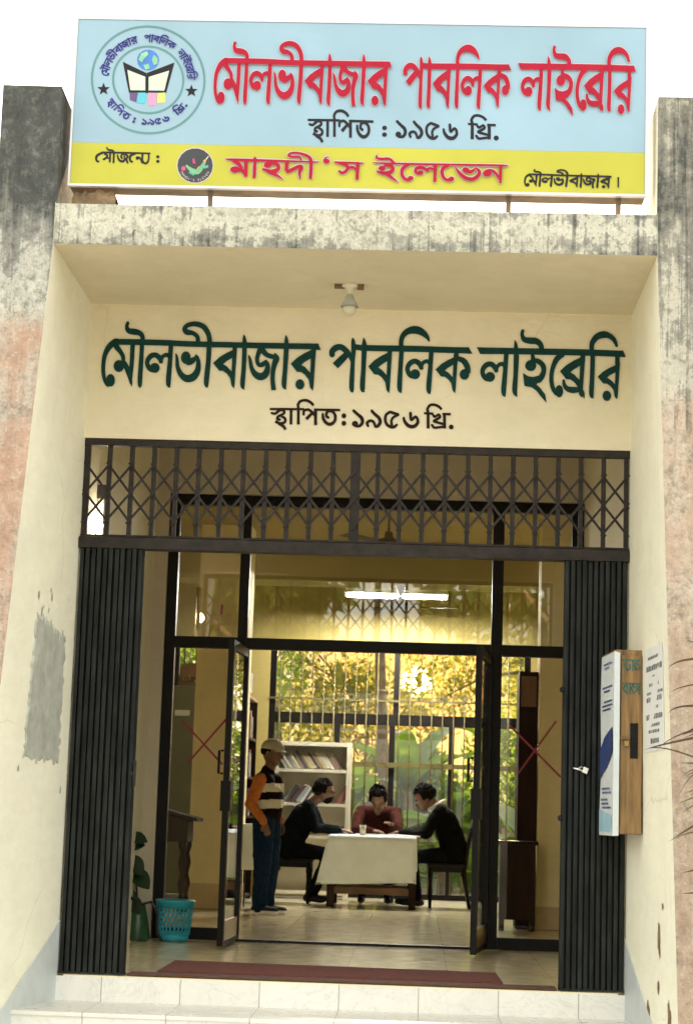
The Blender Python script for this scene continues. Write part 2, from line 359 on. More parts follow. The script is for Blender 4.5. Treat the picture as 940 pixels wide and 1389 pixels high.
M['soil'] = basic('leaf_litter_soil', (.12, .085, .045), .95, var=.5, scale=4)
M['ground'] = basic('dusty_concrete_yard', (.44, .41, .35), .9, var=.25, scale=2)
M['mossy'] = basic('mossy_boundary_wall', (.20, .17, .105), .95, var=.5, scale=3, bump=.4)
# ------------------------------------------------------------------ hand lettering: brush strokes (S butt, R round), dots (E) and outlines (P)
def crom(P, n=5):
    if len(P) < 3: return P
    out = []; Q = [P[0]]+P+[P[-1]]
    for i in range(1, len(Q)-2):
        a, b, c, d = [np.array(q) for q in Q[i-1:i+3]]
        for k in range(n):
            t = k/n; out.append(.5*((2*b)+(c-a)*t+(2*a-5*b+4*c-d)*t*t+(3*b-a-3*c+d)*t**3))
    out.append(np.array(P[-1])); return out
def strokes(txt, ox, oy, sc):
    """-> list of (points, faces) in survey pixels"""
    res = []
    for ln in txt.strip().replace('\n', ';').split(';'):
        t = ln.split()
        if not t: continue
        k = t[0]
        if k == 'BA':                                          # the wedge letter: tip, right edge, foot
            tx, ty, rx, by = [float(x) for x in t[1:5]]
            fx = lambda x: tx+(x+105)*(rx-tx)/325; fy = lambda y: ty+(y-625)*(by-ty)/347
            for pl in ([(-105,625),(-20,545),(70,490),(155,450),(190,430),(205,520),(145,560),(70,605),(30,640),(20,690),(-25,728)],
                       [(-25,728),(20,690),(30,640),(80,670),(140,735),(196,760),(188,900),(178,972),(142,930),(125,830),(80,770),(30,732)],
                       [(158,410),(220,410),(200,700),(178,972),(142,932),(146,700)]):
                res.append(([(fx(a), fy(b)) for a, b in pl], [tuple(range(len(pl)))]))
            continue
        v = [tuple(float(x) for x in q.split(',')) for q in t[1:]]
        if k == 'E':
            x, y, rx, ry = v[0]; x = ox+x/sc; y = oy+y/sc; n = 18
            res.append(([(x+rx/sc*math.cos(2*math.pi*i/n), y+ry/sc*math.sin(2*math.pi*i/n)) for i in range(n)], [tuple(range(n))])); continue
        if k == 'P':
            res.append(([(ox+a/sc, oy+b/sc) for a, b in v], [tuple(range(len(v)))])); continue
        C = crom([(ox+a/sc, oy+b/sc, c/sc) for a, b, c in v]); pts = []; fs = []
        for i, c in enumerate(C):
            d = np.array(C[min(i+1, len(C)-1)][:2])-np.array(C[max(i-1, 0)][:2]); L = np.hypot(*d) or 1
            nx, ny = -d[1]/L, d[0]/L; h = c[2]/2
            pts += [(c[0]+nx*h, c[1]+ny*h), (c[0]-nx*h, c[1]-ny*h)]
            if i: j = 2*i; fs.append((j-2, j-1, j+1, j))
        if k == 'R':
            for e in (0, len(C)-1):
                c = C[e]; d = np.array(C[1][:2])-np.array(C[0][:2]) if e == 0 else np.array(C[-1][:2])-np.array(C[-2][:2])
                a0 = math.atan2(d[1], d[0]) + (math.pi/2 if e == 0 else -math.pi/2); b = len(pts)
                for q in range(9): pts.append((c[0]+c[2]/2*math.cos(a0+math.pi*q/8), c[1]+c[2]/2*math.sin(a0+math.pi*q/8)))
                fs.append(tuple(range(b, b+9)))
        res.append((pts, fs))
    return res
def letter_mesh(name, sets, place, mat, parent, depth=(0, -1, 0), grow=0.0):
    """sets in survey pixels, place(x, y) -> point on the painted face; strokes are layered by hairs so none coincide"""
    mb = MB(); dv = Vector(depth); lift = 0.0
    for pts, fs in sets:
        P = [place(x, y) for x, y in pts]; lift += 0.00012
        if len(fs) == 1: mb.add([p+dv*lift for p in P], fs)
        else: mb.add([p+dv*(lift+i*2e-6) for i, p in enumerate(P)], fs)
    return mb.build(name, mat, parent)

def word_mouza():
    r = strokes('''S 300,338,80 270,335,85 190,400,80 130,510,62 108,640,55 108,760,52 125,850,48 155,915,46 185,930,44
E 205,858,60,86
S 290,350,50 285,400,75 330,460,62 372,530,55 378,600,50
E 318,665,72,82
S 365,590,60 420,680,70 455,780,60 480,880,40 490,940,8
S 505,360,62 492,620,58 478,800,50 487,940,8
S 632,300,58 625,500,58 602,890,62 615,955,12
R 437,85,48 425,130,50 450,185,72 520,200,85 590,215,75 635,260,62 640,340,58''', 130, 430, 10)
    LA = strokes('''E 805,690,66,68
S 815,735,46 740,705,66 700,620,60 740,540,70 810,515,70 870,560,68 893,625,50
S 885,630,36 900,555,48 940,518,52 985,522,58 1012,570,42 1018,640,26
S 1025,360,62 1010,600,62 988,890,66 1010,958,12''', 130, 430, 10)
    r += LA
    r += strokes('''S 190,495,14 205,560,40 215,680,55 260,780,75 340,835,100 430,810,102 485,720,78 495,620,60 478,545,42 458,510,8
E 325,552,66,86
S 330,615,75 390,605,85 450,560,56 460,518,10
S 490,350,60 480,270,58 420,220,60 340,205,78 308,160,62 355,110,62 460,95,70 560,130,72 620,210,68 645,300,64 640,400,66 630,600,66 602,890,66 620,960,10''', 220, 430, 10)
    r += strokes('BA 289.5 492.5 322 527.2', 0, 0, 1)
    r += strokes('''S 312,240,10 318,300,48 320,420,62 308,700,60 292,920,62 315,985,10
S 375,518,14 395,580,42 415,690,55 460,770,80 530,810,98 600,780,92 630,700,70 625,630,54 605,580,14
S 560,400,90 510,490,62 490,580,55 510,645,55 555,650,64 590,620,58 607,585,12
S 555,440,80 610,505,66 680,535,66 735,540,60
S 730,490,12 750,560,84 725,640,70 705,740,62 700,860,60 715,993,64
S 880,248,8 886,310,46 886,420,66 870,700,62 855,920,64 880,985,10''', 300, 430, 10)
    r += strokes('BA 394.5 493.5 429 530.2', 0, 0, 1)
    r += strokes('E 570,915,60,70', 350, 430, 10)
    r += strokes('S 300,338,80 900,350,78 1300,368,76 1850,380,76 2300,390,78 3000,402,80', 130, 430, 10)
    r += strokes('P 780,362 818,362 852,450 780,446', 350, 430, 10)
    return r, LA
def word_public(LA):
    r = strokes('''R 105,510,76 110,460,80 165,415,86 230,410,80 290,455,78 345,520,62 368,600,30
S 148,662,98 235,575,96 330,480,70
S 382,280,8 390,330,50 396,450,62 385,600,55 370,960,64 395,1015,10
S 400,405,76 520,420,78
S 530,280,8 540,340,50 540,430,68 530,700,62 516,965,66 545,1015,10
S 540,418,80 700,424,82 1210,432,82 1700,448,82 1960,454,84''', 440, 430, 10)
    r += strokes('P 1940,412 1955,411 2005,500 1940,497', 440, 430, 10)
    r += strokes('BA 499.5 497 532 533.5', 0, 0, 1)
    r += strokes('S 345,1028,10 320,965,64 330,700,62 345,450,62 340,340,62 365,255,70 430,195,85 530,175,108 620,205,95 690,270,58 724,335,14', 510, 430, 10)
    r += [([(x+352.5, y+8.6) for x, y in p], f) for p, f in LA]
    r += strokes('BA 590.5 501.2 621 533.5', 0, 0, 1)
    r += strokes('''S 590,455,60 585,560,64
S 600,560,62 690,600,78 740,690,74 742,765,66
E 697,780,64,72''', 560, 430, 10)
    return r
def word_library(LA):
    r = [([(x+454, y+12.2) for x, y in p], f) for p, f in LA]
    r += strokes('P 65,310 140,312 140,403 110,402;S 130,358,90 500,362,86 940,370,86 1540,382,86 2010,399,86;P 2000,356 2046,355 2082,445 2000,441', 640, 440, 10)
    r += strokes('''S 580,215,8 592,280,45 600,420,70 590,700,62 578,905,66 612,982,10''', 640, 440, 10)
    r += strokes('''R 87,90,46 78,140,48 110,205,72 190,222,88 270,228,85 330,280,72 345,350,62
S 215,410,48 235,490,62
E 195,560,75,75
S 195,495,60 290,498,70 360,560,70 370,640,66 335,720,80 285,770,80
P 90,660 160,705 230,715 300,695 360,720 335,765 270,812 330,870 390,950 410,1065 360,1010 270,900 210,855 110,835
S 630,400,80 550,470,75 500,570,62 475,690,58 480,800,58 505,890,56 550,955,44
E 580,908,54,84
R 641,765,38 650,820,50 690,872,70 760,890,85 850,890,70 895,930,56 918,1000,10
S 902,390,66 900,500,62''', 700, 440, 10)
    r += strokes('BA 759 503.5 793.4 540', 0, 0, 1)
    r += strokes('BA 810 511 840.5 542', 0, 0, 1)
    r += strokes('''S 770,400,62 766,600,58
S 447,1000,10 417,950,62 427,700,62 432,450,62 420,330,62 430,250,70 490,170,85 580,140,95 660,158,74 722,210,60 758,290,40
E 758,292,20,18
E 625,970,58,70''', 760, 440, 10)
    return r
def small_line():
    a = strokes('''S 20,188,30 240,189,32 490,190,30
R 48,243,32 95,250,34 140,215,38 175,200,34 212,215,34 214,245,34 175,270,34 132,292,36 125,328,36 155,330,34
S 175,285,32 225,315,36 226,362,36 170,384,38 95,358,34
S 140,384,40 200,418,40 236,468,34
S 310,190,38 308,398,38
S 408,398,38 408,190,36 405,125,36 445,78,36 520,72,38 580,103,38 612,142,36
R 480,262,32 485,212,34 540,196,36 590,228,36 640,285,36
S 515,325,44 600,240,36
S 640,185,42 642,406,40
S 625,196,32 975,202,32
R 738,255,30 745,315,40 785,375,44 845,394,44 900,350,40 905,270,38 862,222,34 802,225,36 786,278,36 812,304,38''', 364, 536, 10)
    a += strokes('E 265,280,32,34;E 265,382,32,34', 440, 536, 10)
    b = strokes('''R 398,212,40 450,260,42 505,310,48 515,370,44 480,415,42 425,418,38
E 415,388,42,40
R 643,212,38 680,255,42 740,310,46 755,370,46 722,420,44 692,425,38
R 690,422,34 665,362,38 620,347,38 580,375,40 592,418,34
R 885,228,36 835,270,38 825,340,38 850,400,40 900,430,44 945,430,40 980,402,32
S 890,225,34 940,244,40 1010,264,32
R 1000,270,30 935,300,34 908,350,34 916,405,34''', 440, 536, 10)
    b += strokes('R 175,268,32 190,320,42 240,375,50 310,385,50 362,340,42 362,285,36 335,252,36 302,278,38 275,292,40 266,205,40', 530, 540, 10)
    c = strokes('''S 450,205,30 575,210,32
S 505,412,42 505,200,38 495,152,36 530,97,36 590,90,36 650,115,36 688,155,34
R 565,218,28 592,252,36 625,236,32 650,222,32 664,258,36 622,288,36 582,312,34 640,332,36 728,355,32
S 726,205,40 728,412,40
S 700,216,34 812,218,34
R 557,365,32 590,400,36 650,396,34 722,386,34
E 818,392,33,33''', 530, 540, 10)
    return a, b, c
W1, LA = word_mouza(); W2 = word_public(LA); W3 = word_library(LA); L1, L2, L3 = small_line()
def remap(sets, x0, x1, X0, X1, y0, t0, Y0, T0, ys):
    """move a word: x0..x1 -> X0..X1; head line y0 (tilt t0) -> Y0 (tilt T0), heights times ys"""
    sx = (X1-X0)/(x1-x0)
    def f(x, y):
        X = X0+(x-x0)*sx; return (X, Y0+T0*(X-X0)+ys*(y-y0-t0*(x-x0)))
    return [([f(x, y) for x, y in p], fc) for p, fc in sets]
# ------------------------------------------------------------------ ground, steps, building shell
GZ = -0.60
mb = MB()
mb.add([(-400,-400,GZ),(400,-400,GZ),(400,400,GZ),(-400,400,GZ)], [(0,1,2,3)])
tag(mb.build('ground', M['ground']), kind='structure')
tag(MB().box(-1.50, 1.50, -0.02, 3.42, -0.3, -0.004).box(-3.5, 3.5, 3.42, 11.3, -0.3, -0.004).build('floor', M['floor']), kind='structure')
tag(MB().box(-25, 25, 11.45, 60, GZ+.004, -0.12).build('garden_soil', M['soil']), kind='structure')

def arris(side, z): return (1.54+(.0622 if side < 0 else .0335)*(3.75-z))*side        # outer edge of the flared reveal
def reveal(side, u, z, off=0.0):
    """point on the reveal: u = 0 at the gate, 1 at the facade"""
    x = 1.54*side+(arris(side, z)-1.54*side)*u; return Vector((x-side*off, -1.22*u, z))

st = thing('entrance_steps', 'white marble tiled steps rising from the yard to the gate threshold', 'steps', (0, -.6, GZ))
for i in range(4):
    z = -.010-.1335*i; y = -.02-.60*i if i < 2 else -.62-.36*(i-1)
    yb = .0 if i == 0 else (-.02 if i == 1 else (-.62-.36*(i-2)))
    zb = z-.1335
    if i == 0:
        MB().box(-1.60, 1.60, -.022, .0, -.1435, -.012).build('riser', M['riser'], st).location = (0, .6, -GZ)
    else:
        MB().box(-1.72, 1.72, y-.0, yb-.004 if i == 1 else yb-.004, z-.02, z).build('tread', M['tread'], st).location = (0, .6, -GZ)
        MB().box(-1.715, 1.715, y+.012, y+.04, max(zb, GZ+.002), z-.021).build('riser', M['riser'], st).location = (0, .6, -GZ)

bd = thing('library_building', 'cream painted public library porch with stained concrete piers and a deep recessed entrance', 'building', (0, 0, 0))
ZB, ZS, ZT, ZP = -.65, 3.75, 3.972, 4.597
for side, mn in ((-1, 'pier_left'), (1, 'pier_right')):
    mb = MB()
    for z0, z1 in ((ZB, ZS), (ZS, ZT)):
        def ring(z):
            a = arris(side, min(z, ZS)); return [(a, -1.22, z), (2.9*side, -1.22, z), (2.9*side, .25, z), (1.54*side, .25, z), (1.54*side, 0, z)]
        n = 24 if z0 == ZB else 1
        for k in range(n):
            za, zb_ = z0+(z1-z0)*k/n, z0+(z1-z0)*(k+1)/n; A = ring(za); B = ring(zb_)
            for i in range(5):
                j = (i+1) % 5; f = [A[i], A[j], B[j], B[i]]
                mb.add(f if side > 0 else f[::-1], [(0, 1, 2, 3)], 0 if i in (0, 1, 2) else 1)
    mb.poly([(1.54*side,-1.22,ZT),(2.9*side,-1.22,ZT),(2.9*side,.25,ZT),(1.54*side,.25,ZT)][::side])
    # pier head above the beam, its top a little broken
    x1 = 1.847*-1 if side < 0 else 2.9
    top = [(1.538*side, -1.22, ZP-.004), (x1, -1.22, ZP), (x1, -.76, ZP+.01), (1.53*side, -.74, ZP-.05)]
    bot = [(1.536*side, -1.22, ZT), (x1, -1.22, ZT), (x1, -.76, ZT), (1.536*side, -.74, ZT)]
    if side > 0: mb.hexa(bot, top)
    else: mb.hexa([bot[1], bot[0], bot[3], bot[2]], [top[1], top[0], top[3], top[2]])
    if side > 0:
        for i in range(len(mb.m)-6, len(mb.m)):
            if i == len(mb.m)-1: mb.m[i] = 1
    p = mb.build('pier', [M[mn], M['reveal']], bd)
    # sloping skirting beside the steps
    sk = MB(); zg, zs = (.285, -.40)
    U = [0, .2, .4, .6, .8, 1.0]
    for a, b in zip(U[:-1], U[1:]):
        za = zg+(zs-zg)*a; zb_ = zg+(zs-zg)*b
        q = [reveal(side, a, ZB, .006), reveal(side, b, ZB, .006), reveal(side, b, zb_, .006), reveal(side, a, za, .006)]
        sk.add(q+[v+Vector((side*.005, 0, 0)) for v in q], [(0, 1, 2, 3) if side < 0 else (3, 2, 1, 0), (3, 2, 6, 7)])
    sk.build('sloping_skirting', M['skirting'], p)
    if side < 0:
        # rough grey cement repair on the left reveal
        rr = random.Random(3); out_ = []; u0_, u1_, z0_, z1_ = .15, .62, 1.135, 1.80
        def jag(a): return rr.uniform(-a, a)*(1 if rr.random() > .25 else 1.8)
        for i in range(30): out_.append((u0_+(u1_-u0_)*i/30, z0_+jag(.018)))
        for i in range(34): out_.append((u1_+jag(.012), z0_+(z1_+.09-z0_)*i/34))
        for i in range(30): out_.append((u1_-(u1_-u0_)*i/30, z1_+.09*(1-i/30)+jag(.030)))
        for i in range(34): out_.append((u0_+jag(.014), z1_-(z1_-z0_)*i/34))
        pc = MB(); N_o = len(out_); top_ = [reveal(side, u, z, .007) for u, z in [((u-.385)*.975+.385, (z-1.48)*.985+1.48) for u, z in out_]]; low_ = [reveal(side, u, z, -.001) for u, z in out_]
        pc.poly(top_[::-1])
        for i in range(N_o): k_ = (i+1) % N_o; pc.add([low_[i], top_[i], top_[k_], low_[k_]], [(0, 1, 2, 3)])
        for _ in range(9):
            u, z, w_ = rr.uniform(.08, .7), rr.choice([rr.uniform(.95, 1.12), rr.uniform(1.9, 2.05)]), rr.uniform(.008, .02); n = 9
            pc.poly([reveal(side, u+w_*.6*rr.uniform(.5, 1.2)*math.cos(2*math.pi*q/n), z+w_*1.6*rr.uniform(.5, 1.2)*math.sin(2*math.pi*q/n), .003) for q in range(n)][::-1])
        tag(pc.build('cement_patch', M['cement'], p), 'rough grey cement patch on cream reveal')
    else:
        rr = random.Random(11)
        for u, z, h, wd in ((.70, .33, .20, .026), (.67, .10, .08, .018), (.48, -.05, .12, .03), (.86, -.02, .15, .028), (.62, -.22, .1, .03), (.78, .5, .04, .015), (.9, -.3, .1, .03)):
            n = 16; c = []
            for i in range(n):
                t = 2*math.pi*i/n; k = rr.uniform(.6, 1.15)
                c.append(reveal(side, u+wd*k*math.cos(t), z+h*.5*k*math.sin(t), .004))
            MB().poly(c[::-1]).build('peeled_patch', M['peeled'], p)

mb = MB().box(-1.541, 1.541, -1.213, -.0, ZS+.002, ZT-.006)
mb.m = [1, 0, 0, 0, 0, 0]
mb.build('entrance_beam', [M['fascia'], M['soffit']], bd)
wall = MB().box(-1.542, 1.542, 0.002, .20, 2.972, ZS+.001).build('lettering_wall', M['lettering_wall'], bd)
def on_wall(x, y): return on_y(x, y, -.003)
for d_ in (W1, W2, W3): letter_mesh('painted_name', d_, on_wall, M['green_letter'], wall)
for d_ in (L1, L2, L3): letter_mesh('painted_date', d_, on_wall, M['brown_letter'], wall)
# porch
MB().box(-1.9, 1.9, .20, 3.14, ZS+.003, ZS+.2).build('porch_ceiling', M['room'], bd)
for side in (-1, 1):
    mb = MB(); x0, x1 = sorted((1.542*side, 1.75*side)); mb.box(x0, x1, .252, 3.14, -.05, ZS); mb.build('porch_wall', M['cream'], bd)
DY = 3.2
xl = on_y(229, 760, DY).x; xr = on_y(792, 760, DY).x; zt = 3.17
front = MB().box(-3.6, xl, 3.14, 3.32, -.05, ZS).box(xr, 3.6, 3.14, 3.32, -.05, ZS).box(xl, xr, 3.14, 3.32, zt, ZS)
for q in range(4, len(front.m), 6): front.m[q] = 1  # unseen room side made pale to bounce tube light onto the columns
front.build('inner_front_wall', [M['pinkish'], M['cream']], bd)
# reading room
BY = 11.2
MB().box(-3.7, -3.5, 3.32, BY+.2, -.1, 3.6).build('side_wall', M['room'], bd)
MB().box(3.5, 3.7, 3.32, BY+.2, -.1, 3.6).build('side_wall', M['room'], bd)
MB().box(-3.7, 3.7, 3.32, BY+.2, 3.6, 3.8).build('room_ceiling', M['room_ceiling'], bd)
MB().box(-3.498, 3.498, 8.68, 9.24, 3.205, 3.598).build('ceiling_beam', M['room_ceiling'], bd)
wx0, wx1, wz = on_y(368, 874, BY).x, 1.62, 2.80
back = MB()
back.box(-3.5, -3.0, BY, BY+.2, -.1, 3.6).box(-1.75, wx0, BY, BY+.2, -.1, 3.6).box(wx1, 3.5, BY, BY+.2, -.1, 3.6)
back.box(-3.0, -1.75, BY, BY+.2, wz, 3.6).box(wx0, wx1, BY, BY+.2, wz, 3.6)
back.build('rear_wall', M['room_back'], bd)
c0 = on_y(256, 1150, 7.66).x; c1 = on_y(326, 1150, 7.66).x
col = MB().box(c0, c1, 7.66, 8.1, 0, 3.598).build('column', M['column'], bd)
MB().box(c0-.006, c1+.006, 7.652, 8.108, 0, .23).build('column_skirting', M['room_skirt'], col)

# ------------------------------------------------------------------ sign board over the entrance
sg = thing('sign_board', 'wide light blue and yellow sign board with red Bengali lettering above the entrance', 'sign', (0, -1.07, 3.97))
YS = -1.15
c = {k: on_y(*v, YS) for k, v in dict(tl=(107.5, 23), tr=(880, 38.5), br=(873, 268), bl=(92, 248.5)).items()}
L0 = Vector((0, 1.07, -3.97))
bt, tp = .5*(c['bl'].z+c['br'].z), .5*(c['tl'].z+c['tr'].z); xl_, xr_ = .5*(c['bl'].x+c['tl'].x), .5*(c['br'].x+c['tr'].x)
def sbox(name, mat, *a):
    o = MB().box(*a).build(name, mat, sg); o.location = L0; return o
sbox('sign_box', M['sign_under'], xl_, xr_, YS+.004, YS+.16, bt+.001, tp-.001)
zy = .5*(on_y(95, 191, YS).z+on_y(876, 209.5, YS).z)
fb = sbox('blue_panel', M['sign_blue'], xl_+.008, xr_-.008, YS-.004, YS+.003, zy, tp-.008)
fy = sbox('yellow_panel', M['sign_yellow'], xl_+.008, xr_-.008, YS-.0041, YS+.0031, bt+.008, zy-.0005)
fr = MB()
for a in ((xl_-.004, xr_+.004, tp-.007, tp+.006), (xl_-.004, xr_+.004, bt-.006, bt+.007), (xl_-.004, xl_+.007, bt+.0072, tp-.0072), (xr_-.007, xr_+.004, bt+.0072, tp-.0072)):
    fr.box(a[0], a[1], YS-.008, YS+.02, a[2], a[3])
o = fr.build('edge_frame', M['sign_frame'], sg); o.location = L0
for px in (283, 690, 840):
    x = on_y(px, 275, YS).x; o = MB().box(x-.013, x+.013, YS+.06, YS+.09, 3.967, bt).build('support_post', M['sign_under'], sg); o.location = L0
rb_ = random.Random(17); bx0 = on_y(97, 270, YS).x; bx1 = on_y(156, 270, YS).x; q_ = MB(); nq = 14
rows = [[(bx0+(bx1-bx0)*i/nq, y_, 3.967 if k_ == 0 else bt-.004-(rb_.uniform(.0, .035) if 0 < i < nq else .05)) for i in range(nq+1)] for y_, k_ in ((YS+.03, 0), (YS+.035, 1), (YS+.14, 1), (YS+.14, 0))]
for a_, b_ in zip(rows, rows[1:]+rows[:1]):
    for i in range(nq): q_.add([a_[i], a_[i+1], b_[i+1], b_[i]], [(0, 1, 2, 3)])
o = q_.build('support_block', M['rubble'], sg); o.location = L0
for px, py in ((305, 25), (682, 34)):
    x = on_y(px, py, YS).x; o = MB().box(x-.012, x+.012, YS+.06, YS+.09, tp-.001, tp+.03).bar((x-.03, YS+.075, tp+.03), (x+.02, YS+.075, tp+.032), .012).build('top_bracket', M['sign_under'], sg); o.location = L0
def on_sign(x, y): return on_y(x, y, YS-.0055)
def on_sign2(x, y): return on_y(x, y, YS-.0048)
RW = remap(W1, 138, 434, 290, 530.5, 463.8, .0253, 82.8, .024, .955)
RW2 = remap(W2, 445, 640, 545.5, 693, 470.2, .025, 88.6, .016, .955)
RW3 = remap(W3, 648, 848, 703.5, 862, 475.8, .023, 90.0, .023, .965)
def fatten(sets, g):
    out = []
    for pts, fs in sets:
        a = np.array(pts)
        if len(fs) == 1:
            c_ = a.mean(0); d = a-c_; L = np.hypot(d[:, 0], d[:, 1])[:, None]+1e-9; out.append(([tuple(q) for q in a+d/L*g], fs))
        else:
            b = a.copy(); n = (len(a)//2)*2
            for i in range(0, n-1, 2):
                m_ = (a[i]+a[i+1])/2; h = a[i]-m_; L = np.hypot(*h) or 1
                b[i] = m_+h*(1+g/L) if L > 1e-6 else a[i]; b[i+1] = m_-h*(1+g/L) if L > 1e-6 else a[i+1]
            out.append(([tuple(q) for q in b], fs))
    return out
for d_ in (RW, RW2, RW3):
    letter_mesh('letter_outline', fatten(d_, 1.1), on_sign2, M['sign_halo'], fb)
    letter_mesh('red_lettering', d_, lambda x, y: on_y(x, y, YS-.0125), M['sign_red'], fb)
D1 = remap(L1, 366, 461.5, 417.5, 506.5, 554.8, .01, 162.6, .022, 1.08)
D1 = [d for d in D1[:-2]]
D2 = remap(L2, 478, 569, 537, 621.5, 556, .01, 163.5, .03, 1.0); D3 = remap(L3, 575, 612, 634.5, 673, 560.7, .01, 168.3, .02, 1.0)
D2 += strokes('E 521.5,173.5,3.2,3.0;E 521.5,182.6,3.2,3.0', 0, 0, 1)
for d_ in (D1, D2, D3): letter_mesh('dark_lettering', d_, on_sign, M['sign_dark'], fb)
K = strokes('''S 35,92,8 120,98,22 400,105,19 780,116,10
S 95,105,25 140,130,30 165,165,26
E 112,176,40,26
S 150,165,30 180,195,30 197,232,10
S 200,98,32 197,234,26
S 268,75,8 270,100,26 264,242,26
E 372,142,32,20
S 350,135,26 400,120,26 450,138,30 455,172,30 400,192,32 330,172,18
S 375,190,32 440,220,24 497,256,6
S 525,110,30 520,190,28
S 520,195,30 560,180,28 610,155,28 640,158,34 625,200,24 630,250,12
S 712,250,26 716,110,28 690,70,24 620,45,18 560,45,18 535,65,16 570,75,18 620,75,18 642,102,12
E 840,110,26,20
S 818,105,12 832,82,12 860,75,4''', 300, 200, 5.875)
K += strokes('''S 90,132,6 120,137,20 320,142,16 358,146,6
S 130,142,22 205,165,28 205,205,28 165,232,26 130,212,22
S 210,190,22 255,180,24 290,200,18
S 305,140,34 297,296,28
S 445,140,10 560,145,16 940,154,18
R 478,75,14 475,95,20 520,105,24 590,105,24 632,140,22
E 525,190,34,22
S 545,160,26 610,170,32 620,210,34 570,235,36 500,228,24 475,213,8
S 565,240,34 620,280,24 674,322,6
S 770,155,28 715,190,32 705,240,30 730,285,28 780,298,26
E 785,280,26,20
E 875,230,28,20
S 870,242,26 830,225,26 840,190,28 890,185,28 930,205,24 950,225,16''', 440, 200, 6.714)
K += strokes('''S 0,152,18 500,160,19 820,166,18 864,174,4
S 115,215,20 150,190,22 190,202,22
S 205,160,32 197,318,26
S 330,165,28 275,190,32 265,240,30 290,288,26 340,300,24
E 350,288,26,22
S 385,180,8 415,225,26 470,275,34 540,290,34 595,255,34 600,215,30 570,185,8
E 480,207,32,25
S 480,215,30 530,222,32 572,188,10
E 675,240,40,28
S 650,225,22 690,208,22 740,225,26 788,290,22 800,332,6
S 798,168,30 795,328,22''', 560, 200, 6.714)
letter_mesh('letter_outline', fatten(K, 1.1), on_sign2, M['sign_halo'], fy)
letter_mesh('red_lettering', K, lambda x, y: on_y(x, y, YS-.0125), M['sign_red'], fy)
N = strokes('''S 240,97,12 350,99,12 535,103,10
S 245,98,14 210,118,15 208,146,12 224,154,13
S 252,105,10 274,116,12 256,138,12 246,136,10
S 270,130,10 288,134,10
S 291,98,12 288,157,11
R 270,68,8 280,82,11 306,86,12 313,100,11
S 313,98,12 311,162,11
S 334,110,8 344,142,13 366,152,14 380,138,13 374,118,8
S 365,103,11 357,124,10 366,136,10
S 368,106,11 396,118,12 390,140,11 398,164,11
S 448,102,13 414,118,14 412,146,12 428,156,13
E 456,132,11,10
S 450,126,8 470,130,10 484,160,8
S 487,103,12 484,164,10
S 486,140,8 494,160,12 512,162,12 524,140,10 524,104,10
E 580,124,10,9
E 580,152,10,9''', 85, 185, 4.476)
K2 = remap(W1, 138, 434, 710.5, 829, 463.8, .0253, 236.5, .030, .27) + strokes('S 838,240.5,2 838,254.5,2', 0, 0, 1)
for d_ in (N, fatten(K2, .15)): letter_mesh('dark_lettering', d_, on_sign, M['sign_dark'], fy)
# round library emblem
EX, EY, RX, RY = 201.4, 108.2, 77.0, 73.2
def ringset(r0, r1, n=72):
    pts = []; fs = []
    for i in range(n):
        t = 2*math.pi*i/n
        for r in (r0, r1): pts.append((EX+RX*r*math.cos(t), EY+RY*r*math.sin(t)+.015*RX*r*math.cos(t)))
    for i in range(n): j = (i+1) % n; fs.append((2*i, 2*i+1, 2*j+1, 2*j))
    return (pts, fs)
em = letter_mesh('emblem_ring', [ringset(.972, 1.008), ringset(.60, .635)], on_sign, M['sign_teal'], fb)
def polar(sets, x0, x1, a0, a1, yh, yb, rh, rb):
    """bend a line of letters round the emblem; a in degrees, head line at rh, feet at rb"""
    def f(x, y):
        a = R(a0+(a1-a0)*(x-x0)/(x1-x0)); r = rh+(rb-rh)*(y-.024*(x-x0)-yh)/(yb-yh); return (EX+RX*r*math.cos(a), EY-RY*r*math.sin(a)+.015*RX*r*math.cos(a))
    return [([f(x, y) for x, y in p], fc) for p, fc in sets]
arc = polar(W1, 138, 434, 175, 104, 463.8, 525, .82, .69)+polar(W2, 445, 640, 95, 52, 470.2, 532, .82, .69)+polar(W3, 648, 848, 45, 0, 475.8, 538, .82, .69)
na = len(arc)
arc += polar(L1[:-2], 366, 461.5, 208, 246, 554.8, 576, .73, .84)+polar(L2, 478, 569, 262, 298, 556, 580, .73, .84)+polar(L3, 575, 614, 307, 326, 560.7, 582, .73, .84)
for a in (252,):
    for r in (.76, .82): arc += strokes(f'E {EX+RX*r*math.cos(R(a))},{EY-RY*r*math.sin(R(a))},1.6,1.6', 0, 0, 1)
for d_ in (arc[:na], arc[na:]): letter_mesh('ring_lettering', fatten(d_, .18), on_sign, M['sign_indigo'], em)
def star(cx, cy_, r):
    p = []
    for i in range(10):
        a = -math.pi/2+math.pi*i/5; q = r if i % 2 == 0 else r*.42; p.append((cx+q*math.cos(a), cy_+q*math.sin(a)))
    return [([p[i], p[(i+1) % 10], (cx, cy_)], [(0, 1, 2)]) for i in range(10)]
letter_mesh('emblem_star', star(141, 121, 8.8), on_sign, M['sign_dark'], em); letter_mesh('emblem_star', star(260, 123.5, 8.8), on_sign, M['sign_dark'], em)
Z = lambda *p: [([(115+x/5.53, 25+y/5.53) for x, y in p], [tuple(range(len(p)))])]
def flat(name, col, pts): return letter_mesh(name, Z(*pts), on_sign, basic(name+'_print', col, .45, var=.12), em)
bk = MB
letter_mesh('open_book', Z((288,325),(465,410),(465,440),(315,380)) + Z((675,330),(640,390),(478,440),(465,410)) + Z((288,325),(320,370),(345,545),(335,560)) + Z((675,330),(612,560),(598,545),(640,370)) + Z((458,420),(482,420),(478,560),(458,560)) + Z((335,540),(605,545),(605,556),(335,556)), on_sign, M['sign_dark'], em)
